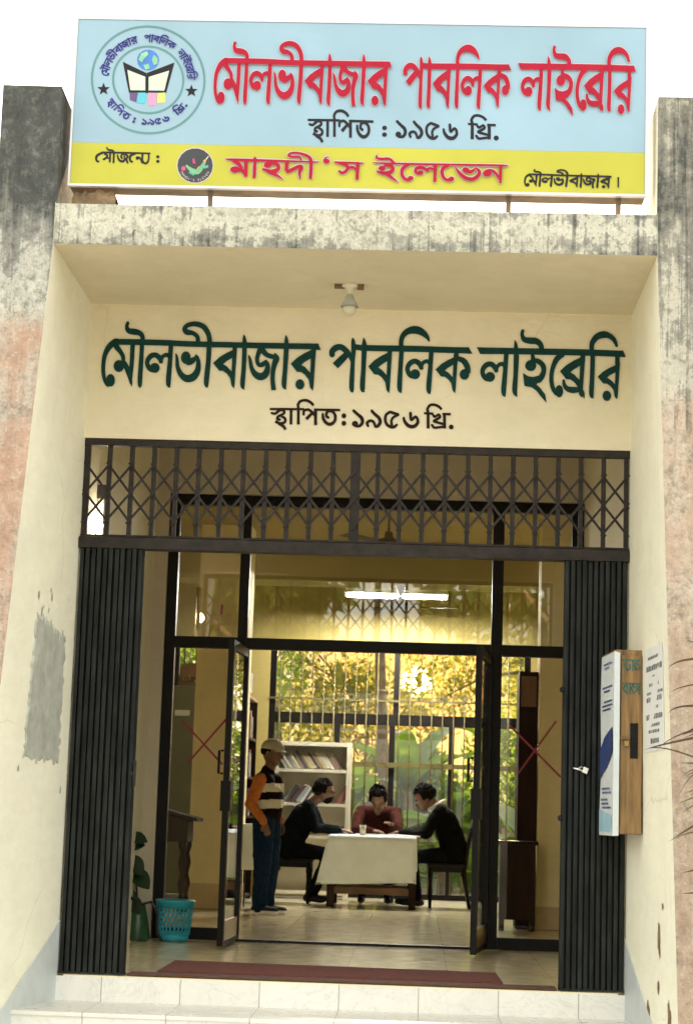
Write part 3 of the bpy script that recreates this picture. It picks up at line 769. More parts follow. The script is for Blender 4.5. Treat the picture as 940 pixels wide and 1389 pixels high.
flat('book_page', (.62, .78, .60), [(318,385),(455,438),(455,538),(345,538)]); flat('book_page', (.62, .78, .60), [(645,385),(482,438),(482,538),(598,540)])
flat('purple_book', (.12, .07, .22), [(338,558),(400,558),(390,628),(342,612)]); flat('cyan_book', (.10, .50, .66), [(405,548),(470,552),(455,640),(388,634)])
flat('pink_book', (.75, .30, .50), [(480,556),(545,560),(535,650),(480,655)]); flat('yellow_book', (.80, .74, .16), [(550,560),(605,556),(605,630),(545,632)])
gl = strokes('E 477,312,82,78', 115, 25, 5.53); globe = letter_mesh('globe', gl, on_sign, M['navy_ink'], em)
globe.data.materials[0] = basic('ocean_blue_print', (.05, .20, .62), .4, var=.25, scale=9)
land = basic('land_green_print', (.24, .55, .34), .4, var=.3, scale=12)
letter_mesh('continent', Z((425,262),(470,245),(480,270),(450,300),(430,330),(405,310)) + Z((520,270),(548,300),(550,340),(520,350),(505,310)) + Z((440,350),(480,340),(490,375),(460,385)), lambda x, y: on_y(x, y, YS-.0072), land, em)
# sponsor's round badge: small bird and foliage on a dark disc
bd2 = letter_mesh('badge', strokes('E 265,224.5,25.2,24.6', 0, 0, 1), on_sign2, M['sign_halo'], fy)
letter_mesh('badge_disc', strokes('E 265,224.5,24,23.4', 0, 0, 1), on_sign, basic('badge_charcoal', (.035, .04, .05), .4), bd2)
Zb = lambda s_: strokes(s_, 85, 185, 4.476)
up_ = lambda x, y: on_y(x, y, YS-.0072)
for nm, colr, sx in (('bird_body', (.16, .42, .22), 'S 750,175,10 785,205,26 820,215,30 850,180,24 865,150,14'), ('bird_wing', (.10, .36, .30), 'S 860,190,16 885,180,14;S 770,215,14 800,235,12'),
                     ('bird_feather', (.55, .06, .18), 'S 800,165,16 795,135,14;E 735,195,13,14'), ('bird_throat', (.75, .33, .18), 'S 822,205,20 835,185,16;S 858,155,16 870,142,12'), ('bird_beak', (.7, .6, .4), 'S 872,140,7 888,118,4')):
    letter_mesh(nm, Zb(sx), up_, basic(nm+'_print', colr, .4, var=.3, scale=30), bd2)
def text_arc(txt, cx_, cy_, r, a0, a1, size, mat, parent, name):
    cu = bpy.data.curves.new('t', 'FONT'); mb_ = MB(); lift = 0
    for i, ch in enumerate(txt):
        if ch == ' ': continue
        cu.body = ch; cu.size = 1; cu.align_x = 'CENTER'
        o_ = bpy.data.objects.new('t', cu); S.collection.objects.link(o_); bpy.context.view_layer.update()
        me = bpy.data.meshes.new_from_object(o_.evaluated_get(bpy.context.evaluated_depsgraph_get())); bpy.data.objects.remove(o_)
        a = R(a0+(a1-a0)*i/(len(txt)-1)); ux, uy = -math.sin(a), -math.cos(a)      # screen x right, y down
        P = []
        for v in me.vertices:
            x, y = v.co.x*size, v.co.y*size
            tx, ty = -math.sin(a), -math.cos(a)           # tangent, left to right along the lower rim
            nx, ny = -math.cos(a), math.sin(a)            # towards the centre
            P.append(up_(cx_+r*math.cos(a)+tx*x+nx*y, cy_-r*math.sin(a)+ty*x+ny*y))
        mb_.add(P, [tuple(p.vertices) for p in me.polygons]); bpy.data.meshes.remove(me)
    bpy.data.curves.remove(cu)
    return mb_.build(name, mat, parent)
text_arc("MAHDI'S ELEVEN", 265, 224.5, 21.6, 208, 330, 4.6, M['sign_halo'], bd2, 'badge_lettering')
# ------------------------------------------------------------------ fixed grille over the gate
ZG0, ZG1 = 2.352, 2.966
gr = thing('gate_grille', 'fixed brown-black steel lattice grille across the top of the entrance', 'grille', (0, .04, ZG0))
def gbuild(mb, name, mat, par, off): o = mb.build(name, mat, par); o.location = off; return o
go = Vector((0, -.04, -ZG0))
gbuild(MB().box(-1.538, 1.538, .010, .060, ZG1-.034, ZG1), 'top_rail', M['grille_steel'], gr, go)
bm_ = MB().box(-1.538, 1.538, -.03, .075, ZG0-.012, ZG0+.050).box(-1.538, -.62, .004, .055, ZG0+.058, ZG0+.068).box(-.60, .60, .004, .055, ZG0+.058, ZG0+.068).box(.62, 1.538, .004, .055, ZG0+.058, ZG0+.068)
for x in (-1.1, -.61, -.2, .2, .61, 1.0, 1.3): bm_.box(x-.012, x+.012, .0, .05, ZG0+.050, ZG0+.064)
gbuild(bm_, 'gate_track', M['grille_steel'], gr, go)
nb = 24; xs = [-1.522+3.044*i/nb for i in range(nb+1)]
for i, x in enumerate(xs):
    h = .027 if i == 12 else (.0122 if i else .016)
    gbuild(MB().box(x-h, x+h, .018, .050, ZG0+.058, ZG1-.035), 'bar', M['grille_steel'], gr, go)
lat = MB(); zt_, zm_, zb_ = 2.818, 2.658, 2.500
for i in range(nb):
    for za, zc in ((zt_, zm_), (zm_, zb_)):
        d = Vector((xs[i+1]-xs[i], 0, zc-za)).normalized()*.022
        k = (i % 2)*.0011+(.0005 if za == zt_ else 0)
        a = Vector((xs[i], .0125+k, za)); b = Vector((xs[i+1], .0125+k, zc)); lat.bar(a-d, b+d, .0135, .0032, up=(0, 1, 0))
        a = Vector((xs[i], .0050+k, zc)); b = Vector((xs[i+1], .0050+k, za)); d.z *= -1; lat.bar(a-d, b+d, .0135, .0032, up=(0, 1, 0))
gbuild(lat, 'lattice', M['grille_steel'], gr, go)

# ------------------------------------------------------------------ folded collapsible gate leaves
def folding_gate(x0, x1, label):
    g = thing('folding_gate', label, 'gate', (.5*(x0+x1), .03, 0))
    o_ = Vector((-.5*(x0+x1), -.03, 0)); n = 11; p = (x1-x0)/n; z1 = ZG0-.014
    for i in range(n):
        a = x0+p*i; j = (-.012 if i % 2 else .0)+rnd.uniform(-.003, .003)
        e = p*rnd.uniform(.60, .70); b0 = a+p*.12
        s = MB().box(b0, b0+e, -.014+j, .018, .012, z1).box(a-.0015, a+p+.0015, .0225+(i % 2)*.007, .0265+(i % 2)*.007, .012, z1).box(b0+e*.38, b0+e*.62, -.017+j, -.0142+j, .012, z1)
        gbuild(s, 'channel_slat', M['gate_steel'], g, o_)
    for z in (.42, .95, 1.48, 2.0):
        f = MB()
        for i in range(n-1):
            a = x0+p*(i+.5); f.bar((a, .050, z-.10), (a+p, .050, z+.10), .014, .003, up=(0, 1, 0)).bar((a, .055, z+.10), (a+p, .055, z-.10), .014, .003, up=(0, 1, 0))
        gbuild(f, 'scissor_links', M['gate_steel'], g, o_)
    gbuild(MB().box(x0, x1, -.02, .06, .001, .011), 'floor_guide', M['gate_steel'], g, o_)
    return g, o_
gx = .5*(on_y(165, 1318, 0).x+on_y(200, 760, 0).x)
gl_, oL = folding_gate(-1.532, gx, 'black ribbed collapsible gate folded against the wall beside the waste basket')
gbuild(MB().box(gx+.0, gx+.012, -.03, -.005, 1.02, 1.16).box(gx-.02, gx+.0, -.026, -.012, 1.08, 1.10), 'pull_handle', M['gate_steel'], gl_, oL)
gx2 = .5*(on_y(757, 1340, 0).x+on_y(766, 770, 0).x)
gr_, oR = folding_gate(gx2, 1.532, 'black ribbed collapsible gate folded behind the wooden letter box')
hk = on_y(778, 1046, -.03)
gbuild(MB().tube([(hk.x-.02, -.015, hk.z+.02), (hk.x+.03, -.03, hk.z+.01), (hk.x+.075, -.03, hk.z-.01)], .008), 'latch_bolt', M['steel'], gr_, oR)
gbuild(MB().ball((gx2-.004, -.005, .92), .016).ball((gx2-.004, -.005, 1.62), .016), 'stop_knob', M['gate_steel'], gr_, oR)
pk = thing('padlock', 'small bright steel padlock on the bolt of the gate beside the letter box', 'padlock', (hk.x+.045, -.045, hk.z+.004), 0); pk.rotation_euler = (0, R(-70), 0); pk.scale = (.85, .85, .85)
MB().box(-.012, .028, -.012, .012, -.035, .0).build('lock_body', M['steel'], pk, .003)
MB().tube([(-.004, 0, 0), (-.004, 0, .016), (.008, 0, .026), (.020, 0, .016), (.020, 0, 0)], .0035, 6).build('shackle', M['steel'], pk)

# ------------------------------------------------------------------ glazed entrance screen
DZ = 3.17; zt0, zt1 = 2.055, 2.135
ds = thing('glazed_entrance_screen', 'dark aluminium glazed entrance screen with transom lights and two open door leaves', 'door', (0, DY, 0))
do = Vector((0, -DY, 0))
P_ = lambda px, py: on_y(px, py, DY).x
xj = [(xl+.002, P_(243, 760)), (P_(327, 760), P_(340, 760)), (P_(668, 765), P_(683, 765)), (P_(767, 765)+.02, xr-.002)]
xj[3] = (1.46, xr-.002)
fr = MB()
for a, b in xj: fr.box(a, b, DY-.03, DY+.05, .001, DZ-.002)
for (a, b), (c_, d_) in zip(xj[:-1], xj[1:]):
    fr.box(b+.0005, c_-.0005, DY-.028, DY+.048, zt0, zt1); fr.box(b+.0005, c_-.0005, DY-.028, DY+.048, DZ-.075, DZ-.003)
for k in (0, 2): fr.box(xj[k][1]+.0005, xj[k+1][0]-.0005, DY-.028, DY+.048, .001, .085)
fr.box(xj[1][1]+.0005, xj[2][0]-.0005, DY-.028, DY+.03, -.002, .014)
gbuild(fr, 'frame', M['frame'], ds, do)
for k in range(3):
    a, b = xj[k][1]-.004, xj[k+1][0]+.004
    gbuild(MB().box(a, b, DY+.008, DY+.012, zt1-.004, DZ-.072), 'transom_pane', M['transom_glass'], ds, do)
sp = {}
for k in (0, 2):
    sp[k] = gbuild(MB().box(xj[k][1]-.004, xj[k+1][0]+.004, DY+.008, DY+.012, .083, zt0+.004), 'side_pane', M['glass'], ds, do)
def tape_strip(p, q, wd=.014):
    a = on_y(*p, DY+.0055); b = on_y(*q, DY+.0055); o_ = MB().bar(a, b, wd, .0015, up=(0, 1, 0)); return o_
t = tape_strip((247, 977), (302, 1037)); 
tag(gbuild(t, 'tape_strip', M['tape'], ds, do), 'dark red tape crossed on left side pane')
t2 = MB().bar(on_y(311, 971, DY+.0035), on_y(254, 1036, DY+.0035), .014, .0015, up=(0, 1, 0)); gbuild(t2, 'tape_strip', M['tape'], ds, do)
gbuild(tape_strip((691, 984), (760, 1054)), 'tape_strip', M['tape'], ds, do)
gbuild(MB().bar(on_y(754, 978, DY+.0035), on_y(702, 1050, DY+.0035), .014, .0015, up=(0, 1, 0)), 'tape_strip', M['tape'], ds, do)
gbuild(tape_strip((301.5, 820), (300.5, 834), .018), 'tape_strip', M['tape'], ds, do)
def door_leaf(hx, ang, side, label):
    """leaf hinged at hx, opened outwards by ang degrees from closed; side = -1 left leaf"""
    W_ = abs(xj[2][0]-xj[1][1])/2-.006; H_ = zt0-.006; z0 = .018
    lf = MB().box(0, .055, -.02, .02, z0, H_).box(W_-.06, W_, -.02, .02, z0, H_).box(.0555, W_-.0605, -.018, .018, H_-.06, H_).box(.0555, W_-.0605, -.018, .018, z0, z0+.03)
    o_ = lf.build('door_leaf', M['frame'], ds); tag(o_, label)
    o_.location = Vector((hx, DY-.03, 0))+Vector((0, -DY, 0))
    # local x runs from the hinge to the free edge
    if side < 0: o_.rotation_euler = (0, 0, -R(ang))
    else: o_.rotation_euler = (0, 0, R(180+ang))
    k = MB().box(.056, W_-.061, -.012, .012, z0+.031, .175); k.build('kick_plate', M['kick'], o_)
    MB().box(.053, W_-.058, -.003, .003, .172, H_-.057).build('leaf_pane', M['glass'], o_)
    MB().box(W_-.085, W_+.012, -.034, .034, .90, 1.10).build('lock_box', M['frame'], o_)
    MB().tube([(W_-.05, -.03, 1.15), (W_-.05, -.06, 1.15), (W_-.05, -.06, 1.30), (W_-.05, -.03, 1.30)], .009).build('handle', M['frame'], o_)
    return o_
door_leaf(xj[1][1]+.004, 92, -1, 'left glazed door leaf swung open outwards')
door_leaf(xj[2][0]-.004, 83, 1, 'right glazed door leaf swung open outwards')

# ------------------------------------------------------------------ rear window with rods
def rear_window(x0, x1, label, mull_top, mull_low, rods):
    wn = thing('rear_window', label, 'window', (.5*(x0+x1), BY, 0)); o_ = Vector((-.5*(x0+x1), -BY, 0))
    f = MB(); y0, y1 = BY+.03, BY+.09; zm = 1.96
    f.box(x0, x0+.07, y0, y1, .0, wz).box(x1-.07, x1, y0, y1, .0, wz).box(x0+.0705, x1-.0705, y0+.002, y1-.002, wz-.05, wz).box(x0+.0705, x1-.0705, y0+.002, y1-.002, .0, .06)
    f.box(x0+.0705, x1-.0705, y0+.002, y1-.002, zm-.06, zm+.06)
    for m in mull_top: f.box(m-.032, m+.032, y0, y1-.001, zm+.0605, wz-.0505)
    for m in mull_low: f.box(m-.032, m+.032, y0, y1-.001, .0605, zm-.0605)
    gbuild(f, 'frame', M['frame'], wn, o_)
    for ms, za, zb in ((mull_top, zm+.05, wz-.04), (mull_low, .05, zm-.05)):
        e = [x0+.06]+[m for m in ms]+[x1-.06]
        for a, b in zip(e[:-1], e[1:]): gbuild(MB().box(a, b, BY+.058, BY+.062, za, zb), 'pane', M['pane'], wn, o_)
    n = rods
    for i in range(n):
        x = x0+.06+(x1-x0-.12)*(i+.5)/n
        gbuild(MB().tube([(x, BY-.03, .06), (x, BY-.03, wz-.0)], .0085, 6), 'rod', M['olive_bar'], wn, o_)
    for z in (.62, 1.46, 2.17):
        gbuild(MB().box(x0, x1, BY-.021, BY-.015, z-(.026 if z == 1.46 else .011), z+(.026 if z == 1.46 else .011)), 'flat_bar', M['olive_bar'], wn, o_)
    return wn
mx = lambda px: on_y(px, 1060, BY).x
rear_window(wx0, wx1, 'wide barred rear window looking onto a sunlit banana garden', [mx(532)+.02, mx(657)], [mx(455), mx(530), mx(611), mx(657)+.0], 23)
rear_window(-3.0, -1.75, 'narrow barred rear window behind the grey-green cabinet', [-2.35], [-2.35], 9)

# ------------------------------------------------------------------ porch things
# letter box
u0, u1 = .035, .385; W_B = .145
bz0, bz1 = on_y(857, 1132, -.46).z, on_y(857, 882, -.46).z
pA = reveal(1, u0, 1.3, .004); pB = reveal(1, u1, 1.3, .004); dirU = (pB-pA); LB = dirU.length; dirU.normalize(); dirV = Vector((dirU.y, -dirU.x, 0))
if dirV.x > 0: dirV = -dirV
lbx = thing('letter_box', 'weathered wooden letter box with teal Bengali lettering and a black slot', 'letter box', (pA.x, pA.y, bz0))
def bxp(u, v, z): return Vector((0, 0, 0))+dirU*u+dirV*v+Vector((0, 0, z-bz0))
def bbox(u_0, u_1, v0, v1, z0, z1, name, mat, bev=0.0):
    q = [(u_0, v0), (u_1, v0), (u_1, v1), (u_0, v1)]
    m_ = MB().hexa([bxp(u, v, z0) for u, v in q], [bxp(u, v, z1) for u, v in q])
    o_ = m_.build(name, mat, lbx, bev); return o_
bbox(0, LB, .0, W_B, bz0, bz1, 'box_body', M['box_wood'], .003)
bbox(LB+.0005, LB+.012, .002, W_B-.028, bz0+.004, bz1-.03, 'front_board', M['box_wood'], .002)
bbox(LB+.0005, LB+.010, W_B-.027, W_B-.002, bz0+.004, bz1-.005, 'front_board', M['box_wood'], .002)
pF = Vector((pA.x, pA.y, 0))+dirU*(LB+.0135)
def on_box(x, y): return on_plane(x, y, pF, dirU)-Vector((pA.x, pA.y, bz0))
slot = MB(); c4 = [on_box(*q) for q in ((854, 981), (865, 981), (864.5, 1029), (854, 1029))]
slot.add(c4+[p+dirU*.001 for p in c4], [(4, 5, 6, 7)]); slot.build('slot', M['black_void'], lbx)
c4 = [on_box(*q) for q in ((838, 999), (853, 1000), (853, 1003), (838, 1003))]; MB().hexa(c4, [p+dirU*.012 for p in c4]).build('hasp', M['peeled'], lbx)
c4 = [on_box(*q) for q in ((845.5, 1005), (851.5, 1005), (851.5, 1012), (845.5, 1012))]; MB().hexa(c4, [p+dirU*.02 for p in c4]).build('lock', M['brass'], lbx)
tx = strokes('''S 240,200,8 345,206,8
S 266,205,9 256,235,11 268,262,11 288,252,10 284,228,10
S 305,205,10 305,270,10
S 328,207,9 314,238,11 330,266,10
S 330,225,9 346,240,9 340,262,9
S 243,344,8 347,348,8
S 270,348,9 247,375,11 268,405,10
S 270,346,8 270,412,9
S 287,348,9 287,412,9
S 308,348,9 296,376,10 312,408,9
S 310,362,8 322,376,9
S 326,352,8 334,372,10 322,398,9
S 343,348,9 343,412,9''', 790, 850, 4.48)
letter_mesh('painted_lettering', tx, on_box, M['teal_paint'], lbx, depth=tuple(dirU))
# notice pasted on the box's side
nt_ = MB(); n = 10; vv = W_B+.004
for i in range(n):
    z0 = bz0-.01+(bz1-bz0+.0)*i/n; z1 = bz0-.01+(bz1-bz0)*(i+1)/n
    f = lambda z: .003*math.sin(9*z)
    nt_.add([bxp(-.01, vv+f(z0), z0), bxp(LB-.02, vv+f(z0), z0), bxp(LB+.028, vv+.006, z0), bxp(-.01, vv+f(z1), z1), bxp(LB-.02, vv+f(z1), z1), bxp(LB+.028, vv+.006, z1)], [(0, 1, 4, 3), (1, 2, 5, 4)])
nt_.add([bxp(LB+.028, vv+.006, bz0-.01), bxp(LB+.030, W_B-.02, bz0-.008), bxp(LB+.030, W_B-.02, bz1-.02), bxp(LB+.028, vv+.006, bz1-.01)], [(0, 1, 2, 3)])
no = nt_.build('pasted_notice', M['poster'], lbx); tag(no, 'pale blue printed notice pasted on its side')
def sp_(u, t): return bxp(u*LB, vv+.0055, bz0+(bz1-bz0)*t)
def spoly(name, mat, pts): MB().poly([sp_(*p) for p in pts]).build(name, mat, no)
spoly('navy_shape', M['navy_ink'], [(.0, .30), (.0, .46), (.35, .53), (.8, .57), (.93, .58), (.93, .44), (.5, .36), (.2, .33)])
spoly('blue_foot', M['pale_blue'], [(.0, .01), (.93, .01), (.93, .10), (.0, .13)])
ln = MB(); rr = random.Random(5)
for t0_, k in ((.93, 2), (.80, 2), (.72, 3), (.24, 2), (.18, 3)):
    for i in range(k):
        a = rr.uniform(.1, .3); b = rr.uniform(.6, .92); t_ = t0_-.022*i
        x_ = a
        while x_ < b: w_ = rr.uniform(.03, .07); ln.poly([sp_(x_, t_), sp_(x_+w_, t_), sp_(x_+w_, t_+.011), sp_(x_, t_+.011)]); x_ += w_+.02
ln.build('small_print', M['navy_ink'], no)
# printed sheet on the right reveal
pn = thing('notice_sheet', 'white printed sheet pasted on the cream reveal right of the letter box', 'notice', tuple(reveal(1, .7, 1.3, .003)))
pb = reveal(1, .7, 1.3, .003); mbp = MB()
def rp(s, t, off): return reveal(1, .47+.42*s, 1.27+(1.80-1.27)*t, off)-pb
q = [rp(0, 0, .003), rp(1, 0, .003), rp(1, 1, .003), rp(0, 1, .003)]; q2 = [rp(0, 0, .005), rp(1, 0, .005), rp(1, 1, .005), rp(0, 1, .005)]
mbp.hexa(q, q2).build('sheet', M['paper'], pn)
ln = MB(); rr = random.Random(8)
for t_, h_, a, b in ((.90, .03, .2, .8), (.80, .055, .1, .92), (.72, .02, .45, .55), (.64, .035, .25, .75), (.56, .03, .12, .9), (.50, .05, .1, .88), (.42, .03, .3, .7), (.33, .05, .08, .95), (.25, .03, .25, .8), (.19, .03, .2, .75), (.10, .05, .3, .72)):
    x_ = a
    while x_ < b:
        w_ = rr.uniform(.03, .09); ln.poly([rp(x_, t_-h_/2, .0062), rp(x_+w_, t_-h_/2, .0062), rp(x_+w_, t_+h_/2*rr.uniform(.6, 1.2), .0062), rp(x_, t_+h_/2*rr.uniform(.6, 1.2), .0062)]); x_ += w_+.02
ln.build('small_print', M['ink'], pn)
# unlit bulb under the porch soffit
bp = on_z(475, 386, ZS+.002)
bl = thing('ceiling_bulb', 'unlit bulb in a small shade hanging from the entrance soffit', 'bulb', (bp.x, bp.y, ZS+.002))
MB().lathe([(0, 0), (.045, 0), (.045, -.018), (.02, -.024), (.015, -.055), (0, -.055)]).build('ceiling_rose', M['off_white'], bl)
MB().box(-.085, -.025, -.012, .012, -.022, -.001).build('cable_clip', M['mid_wood'], bl)
MB().box(.04, .075, -.016, .016, -.026, -.001).build('cable_clip', M['mid_wood'], bl)
MB().lathe([(.012, -.056), (.020, -.062), (.028, -.085), (.050, -.125), (.046, -.125), (.024, -.085)]).build('shade', M['cement'], bl)
MB().ball((0, 0, -.138), (.038, .038, .036), 16, 10).build('glass_globe', M['bulb'], bl)
# lit lamp inside the porch
lp = on_y(137, 715, .55)
wl = thing('porch_lamp', 'lit white lamp in a black holder behind the left end of the grille', 'lamp', (lp.x, .55, lp.z))
MB().box(-.030, .022, -.03, .03, .17, .25).box(-.10, -.030, -.012, .012, .20, .222).build('holder', M['black_steel'], wl)
MB().box(-.02, .012, -.012, .012, -.12, .168).build('backing_strip', M['cement'], wl)
MB().ball((-.004, -.045, 0), (.024, .024, .036), 14, 10).build('bulb_glass', M['lamp_light'], wl)
pl = bpy.data.lights.new('porch_lamp_light', 'POINT'); pl.energy = .9; pl.color = (1, .85, .62); pl.shadow_soft_size = .04
plo = bpy.data.objects.new('porch_lamp_light', pl); link(plo, wl); plo.location = (-.004, -.11, 0)
# mats
a, b, c_, d_ = on_z(238, 1305), on_z(672, 1322), on_z(682, 1336), on_z(213, 1320)
dm = MB().hexa([(d_.x, d_.y, .0), (c_.x, c_.y, 0), (b.x, b.y, 0), (a.x, a.y, 0)], [(d_.x, d_.y, .012), (c_.x, c_.y, .012), (b.x, b.y, .012), (a.x, a.y, .012)]).build('door_mat', M['mat'])
tag(dm, 'long dark red coir mat lying just inside the gate', 'mat')
tag(MB().box(gx+.01, gx2-.01, .002, .20, -.0, .007).build('threshold_strip', M['mat_edge']), 'dark brown threshold strip between the folded gates', 'threshold')
# waste basket
bi = on_z(236, 1276); wb = thing('waste_basket', 'turquoise plastic waste basket with a diamond mesh', 'basket', (bi.x, bi.y, 0))
r0, r1, hb = .098, .130, .275
MB().lathe([(0, .004), (r0, .0), (r0+.006, .05), (r0+.002, .05), (r0-.006, .008), (0, .010)], n=36).build('base', M['bin'], wb)
MB().lathe([(r1-.008, hb-.05), (r1+.002, hb-.05), (r1+.004, hb-.012), (r1+.012, hb), (r1+.004, hb+.006), (r1-.010, hb)], n=36).build('rim', M['bin'], wb)
ms = MB(); N_ = 24
for i in range(N_):
    for s_ in (1, -1):
        pts = []
        for k in range(7):
            t_ = k/6; z = .045+(hb-.09)*t_; r_ = r0+.004+(r1-r0-.006)*(z/hb); a_ = 2*math.pi*i/N_+s_*t_*.75; pts.append((r_*math.cos(a_), r_*math.sin(a_), z))
        ms.tube(pts, .0040, 5, caps=False)
ms.build('mesh_side', M['bin'], wb)
# potted plant and cable
pp = on_z(186, 1276); pt = thing('potted_plant', 'dark leafed plant in a green pot half hidden by the folded gate', 'plant', (pp.x-.01, pp.y+.02, 0))
MB().lathe([(0, .0), (.085, .0), (.10, .02), (.075, .16), (.055, .24), (.062, .25), (.05, .25), (.0, .22)], n=20).build('pot', M['pot_green'], pt)
def big_leaf(mb, base, dirv, length, width, droop=.4, n=6, face=(0, 0, 1)):
    base = Vector(base); d = Vector(dirv).normalized(); side = d.cross(Vector(face)).normalized()
    if side.length < .1: side = Vector((1, 0, 0))
    prev = None; p = base.copy()
    for i in range(n+1):
        t = i/n; w_ = width*math.sin(math.pi*min(1, t*.92+.06))**.8*.5
        dd = (d+Vector((0, 0, -droop*t*1.6))).normalized(); nrm = side.cross(dd).normalized()
        row = [p-side*w_+nrm*w_*.25, p, p+side*w_+nrm*w_*.25]
        if prev: mb.add(prev+row, [(0, 1, 4, 3), (1, 2, 5, 4)], 0, True)
        prev = row; p = p+dd*length/n
    return mb
lv = MB()
for px, py, dx, dz, L_, w_ in ((172, 1135, .9, -.05, .17, .10), (174, 1160, .6, -.6, .19, .12), (178, 1180, .7, -.5, .20, .13), (170, 1200, .2, -.8, .22, .14), (165, 1120, .4, .5, .14, .08), (160, 1165, -.5, -.2, .2, .12), (176, 1150, .75, .25, .13, .085), (176, 1215, .5, -.6, .16, .10), (170, 1178, .85, -.25, .15, .09)):
    q = on_y(px, py, pp.y)-Vector((pp.x-.01, pp.y+.02, 0)); big_leaf(MB(), q, (dx, -.35, dz), L_, w_, .2, face=(.1, -.8, .55)).build('leaf', M['leaf_dark'], pt)
q0 = on_y(168, 1128, pp.y)-Vector((pp.x-.01, pp.y+.02, 0))
MB().tube([(0, 0, .22), (-.02, 0, .45), (-.06, -.01, .7), q0], .008, 6).build('stem', M['leaf_dark'], pt)
MB().tube([(pp.x-.05, pp.y-.10, .30), (pp.x+.03, pp.y-.12, .25), (pp.x+.10, pp.y-.10, .27), (pp.x+.145, pp.y-.10, .20), (pp.x+.15, pp.y-.10, .06), (pp.x+.19, pp.y-.12, .012)], .010, 7).build('cable', M['black_steel']).name = 'power_cable'
tag(bpy.data.objects['power_cable'], 'thick black cable drooping beside the turquoise waste basket', 'cable')
# overhanging blades at the right pier
bs = thing('strappy_shrub', 'plum and green strappy shrub reaching in beside the right pier', 'shrub', (2.25, -1.75, GZ))
bls = MB(); rr = random.Random(21); o3 = Vector((2.25, -1.75, GZ))
def blade(p0, p1, p2, w_, m=0):
    prev = None
    for i in range(13):
        t = i/12; p = p0*(1-t)**2+p1*2*t*(1-t)+p2*t*t; w2 = w_*(1-t)**.6*(.4+.6*min(1, t*6)); row = [p-Vector((0, .2, 1))*w2, p+Vector((0, 0, 1))*w2]
        if prev: bls.add(prev+row, [(0, 1, 3, 2)], m, True)
        prev = row
Yb = -1.75
tips = [((905, 968), (925, 945)), ((888, 1020), (918, 985)), ((872, 1018), (912, 1000)), ((876, 1016), (915, 1012)), ((918, 1085), (930, 1040)), ((912, 1142), (930, 1120)), ((905, 908), (925, 880)), ((930, 872), (940, 850)), ((925, 1055), (938, 1030)), ((935, 1085), (942, 1060)), ((908, 940), (930, 925)), ((922, 1000), (938, 985))]
for i, (tp_, md) in enumerate(tips):
    root = Vector((.05+rr.uniform(-.05, .1), rr.uniform(-.1, .1), 1.45+rr.uniform(.0, .75)))
    p2 = on_y(*tp_, Yb+rr.uniform(-.15, .15))-o3; p1 = on_y(*md, Yb)-o3+Vector((0, 0, .03)); blade(root, p1, p2, .007 if i % 3 else .011)
for i in range(26):
    root = Vector((rr.uniform(-.05, .12), rr.uniform(-.1, .1), 1.0+rr.uniform(.0, 1.3))); a = rr.uniform(-.9, .9)
    p2 = root+Vector((rr.uniform(-.68, -.30), math.sin(a)*.3, rr.uniform(-.40, .25))); blade(root, (root+p2)/2+Vector((0, 0, .12)), p2, .017)
bls.build('blades', M['leaf_red'], bs); bls = MB()
for i in range(30):
    root = Vector((rr.uniform(-.1, .1), rr.uniform(-.1, .1), .9+rr.uniform(.0, 1.2))); p2 = root+Vector((rr.uniform(-.70, -.2), rr.uniform(-.3, .3), rr.uniform(-.35, .25))); blade(root, (root+p2)/2+Vector((0, 0, .12)), p2, .015)
bls.build('green_blades', M['leaf_b'], bs)
MB().tube([(0, 0, 0), (.03, .02, .7), (.0, 0, 1.5), (.04, 0, 2.3)], [.03, .025, .018, .01], 7).build('stem', M['bark'], bs)

# ------------------------------------------------------------------ reading-room things
def fan(name_label, px, py, Y, rot, R_, zc_):
    c_ = on_y(px, py, Y); f = thing('ceiling_fan', name_label, 'fan', (c_.x, Y, c_.z))
    top = zc_-c_.z
    MB().lathe([(0, -.045), (.06, -.045), (.10, -.02), (.115, .01), (.10, .035), (.04, .05), (.03, .10), (.0, .10)], n=20).build('motor', M['brown_fan'], f)
    MB().tube([(0, 0, .09), (0, 0, top-.02)], .011, 8).build('down_rod', M['brown_fan'], f)
    MB().lathe([(.012, top-.12), (.05, top-.01), (.05, top), (0, top)], n=16).build('canopy', M['brown_fan'], f)
    for k in range(3):
        a = rot+2*math.pi*k/3; u = Vector((math.cos(a), math.sin(a), 0)); v = Vector((-math.sin(a), math.cos(a), 0))
        q = [u*.10-v*.03, u*R_-v*.055, u*R_+v*.055, u*.10+v*.03]
        MB().hexa([p+Vector((0, 0, .0))-Vector((0, 0, .008))*(1 if i in (0, 1) else -1) for i, p in enumerate(q)], [p+Vector((0, 0, .005))-Vector((0, 0, .008))*(1 if i in (0, 1) else -1) for i, p in enumerate(q)]).build('blade', M['brown_fan'], f)
    return f
fan('ceiling fan hanging in front of the lit tube at the back', 543, 823, 8.96, R(8), .575, 3.205)
fan('ceiling fan near the entrance, seen through the grille lattice', 527, 738, 5.2, R(-5), .60, 3.6)
tl, tr_ = on_y(472, 806, 10.07), on_y(604, 811, 10.07)
tb = thing('tube_light', 'lit fluorescent tube on the rear ceiling beam', 'light', (.5*(tl.x+tr_.x), 10.1, tl.z))
hw = .5*(tr_.x-tl.x)
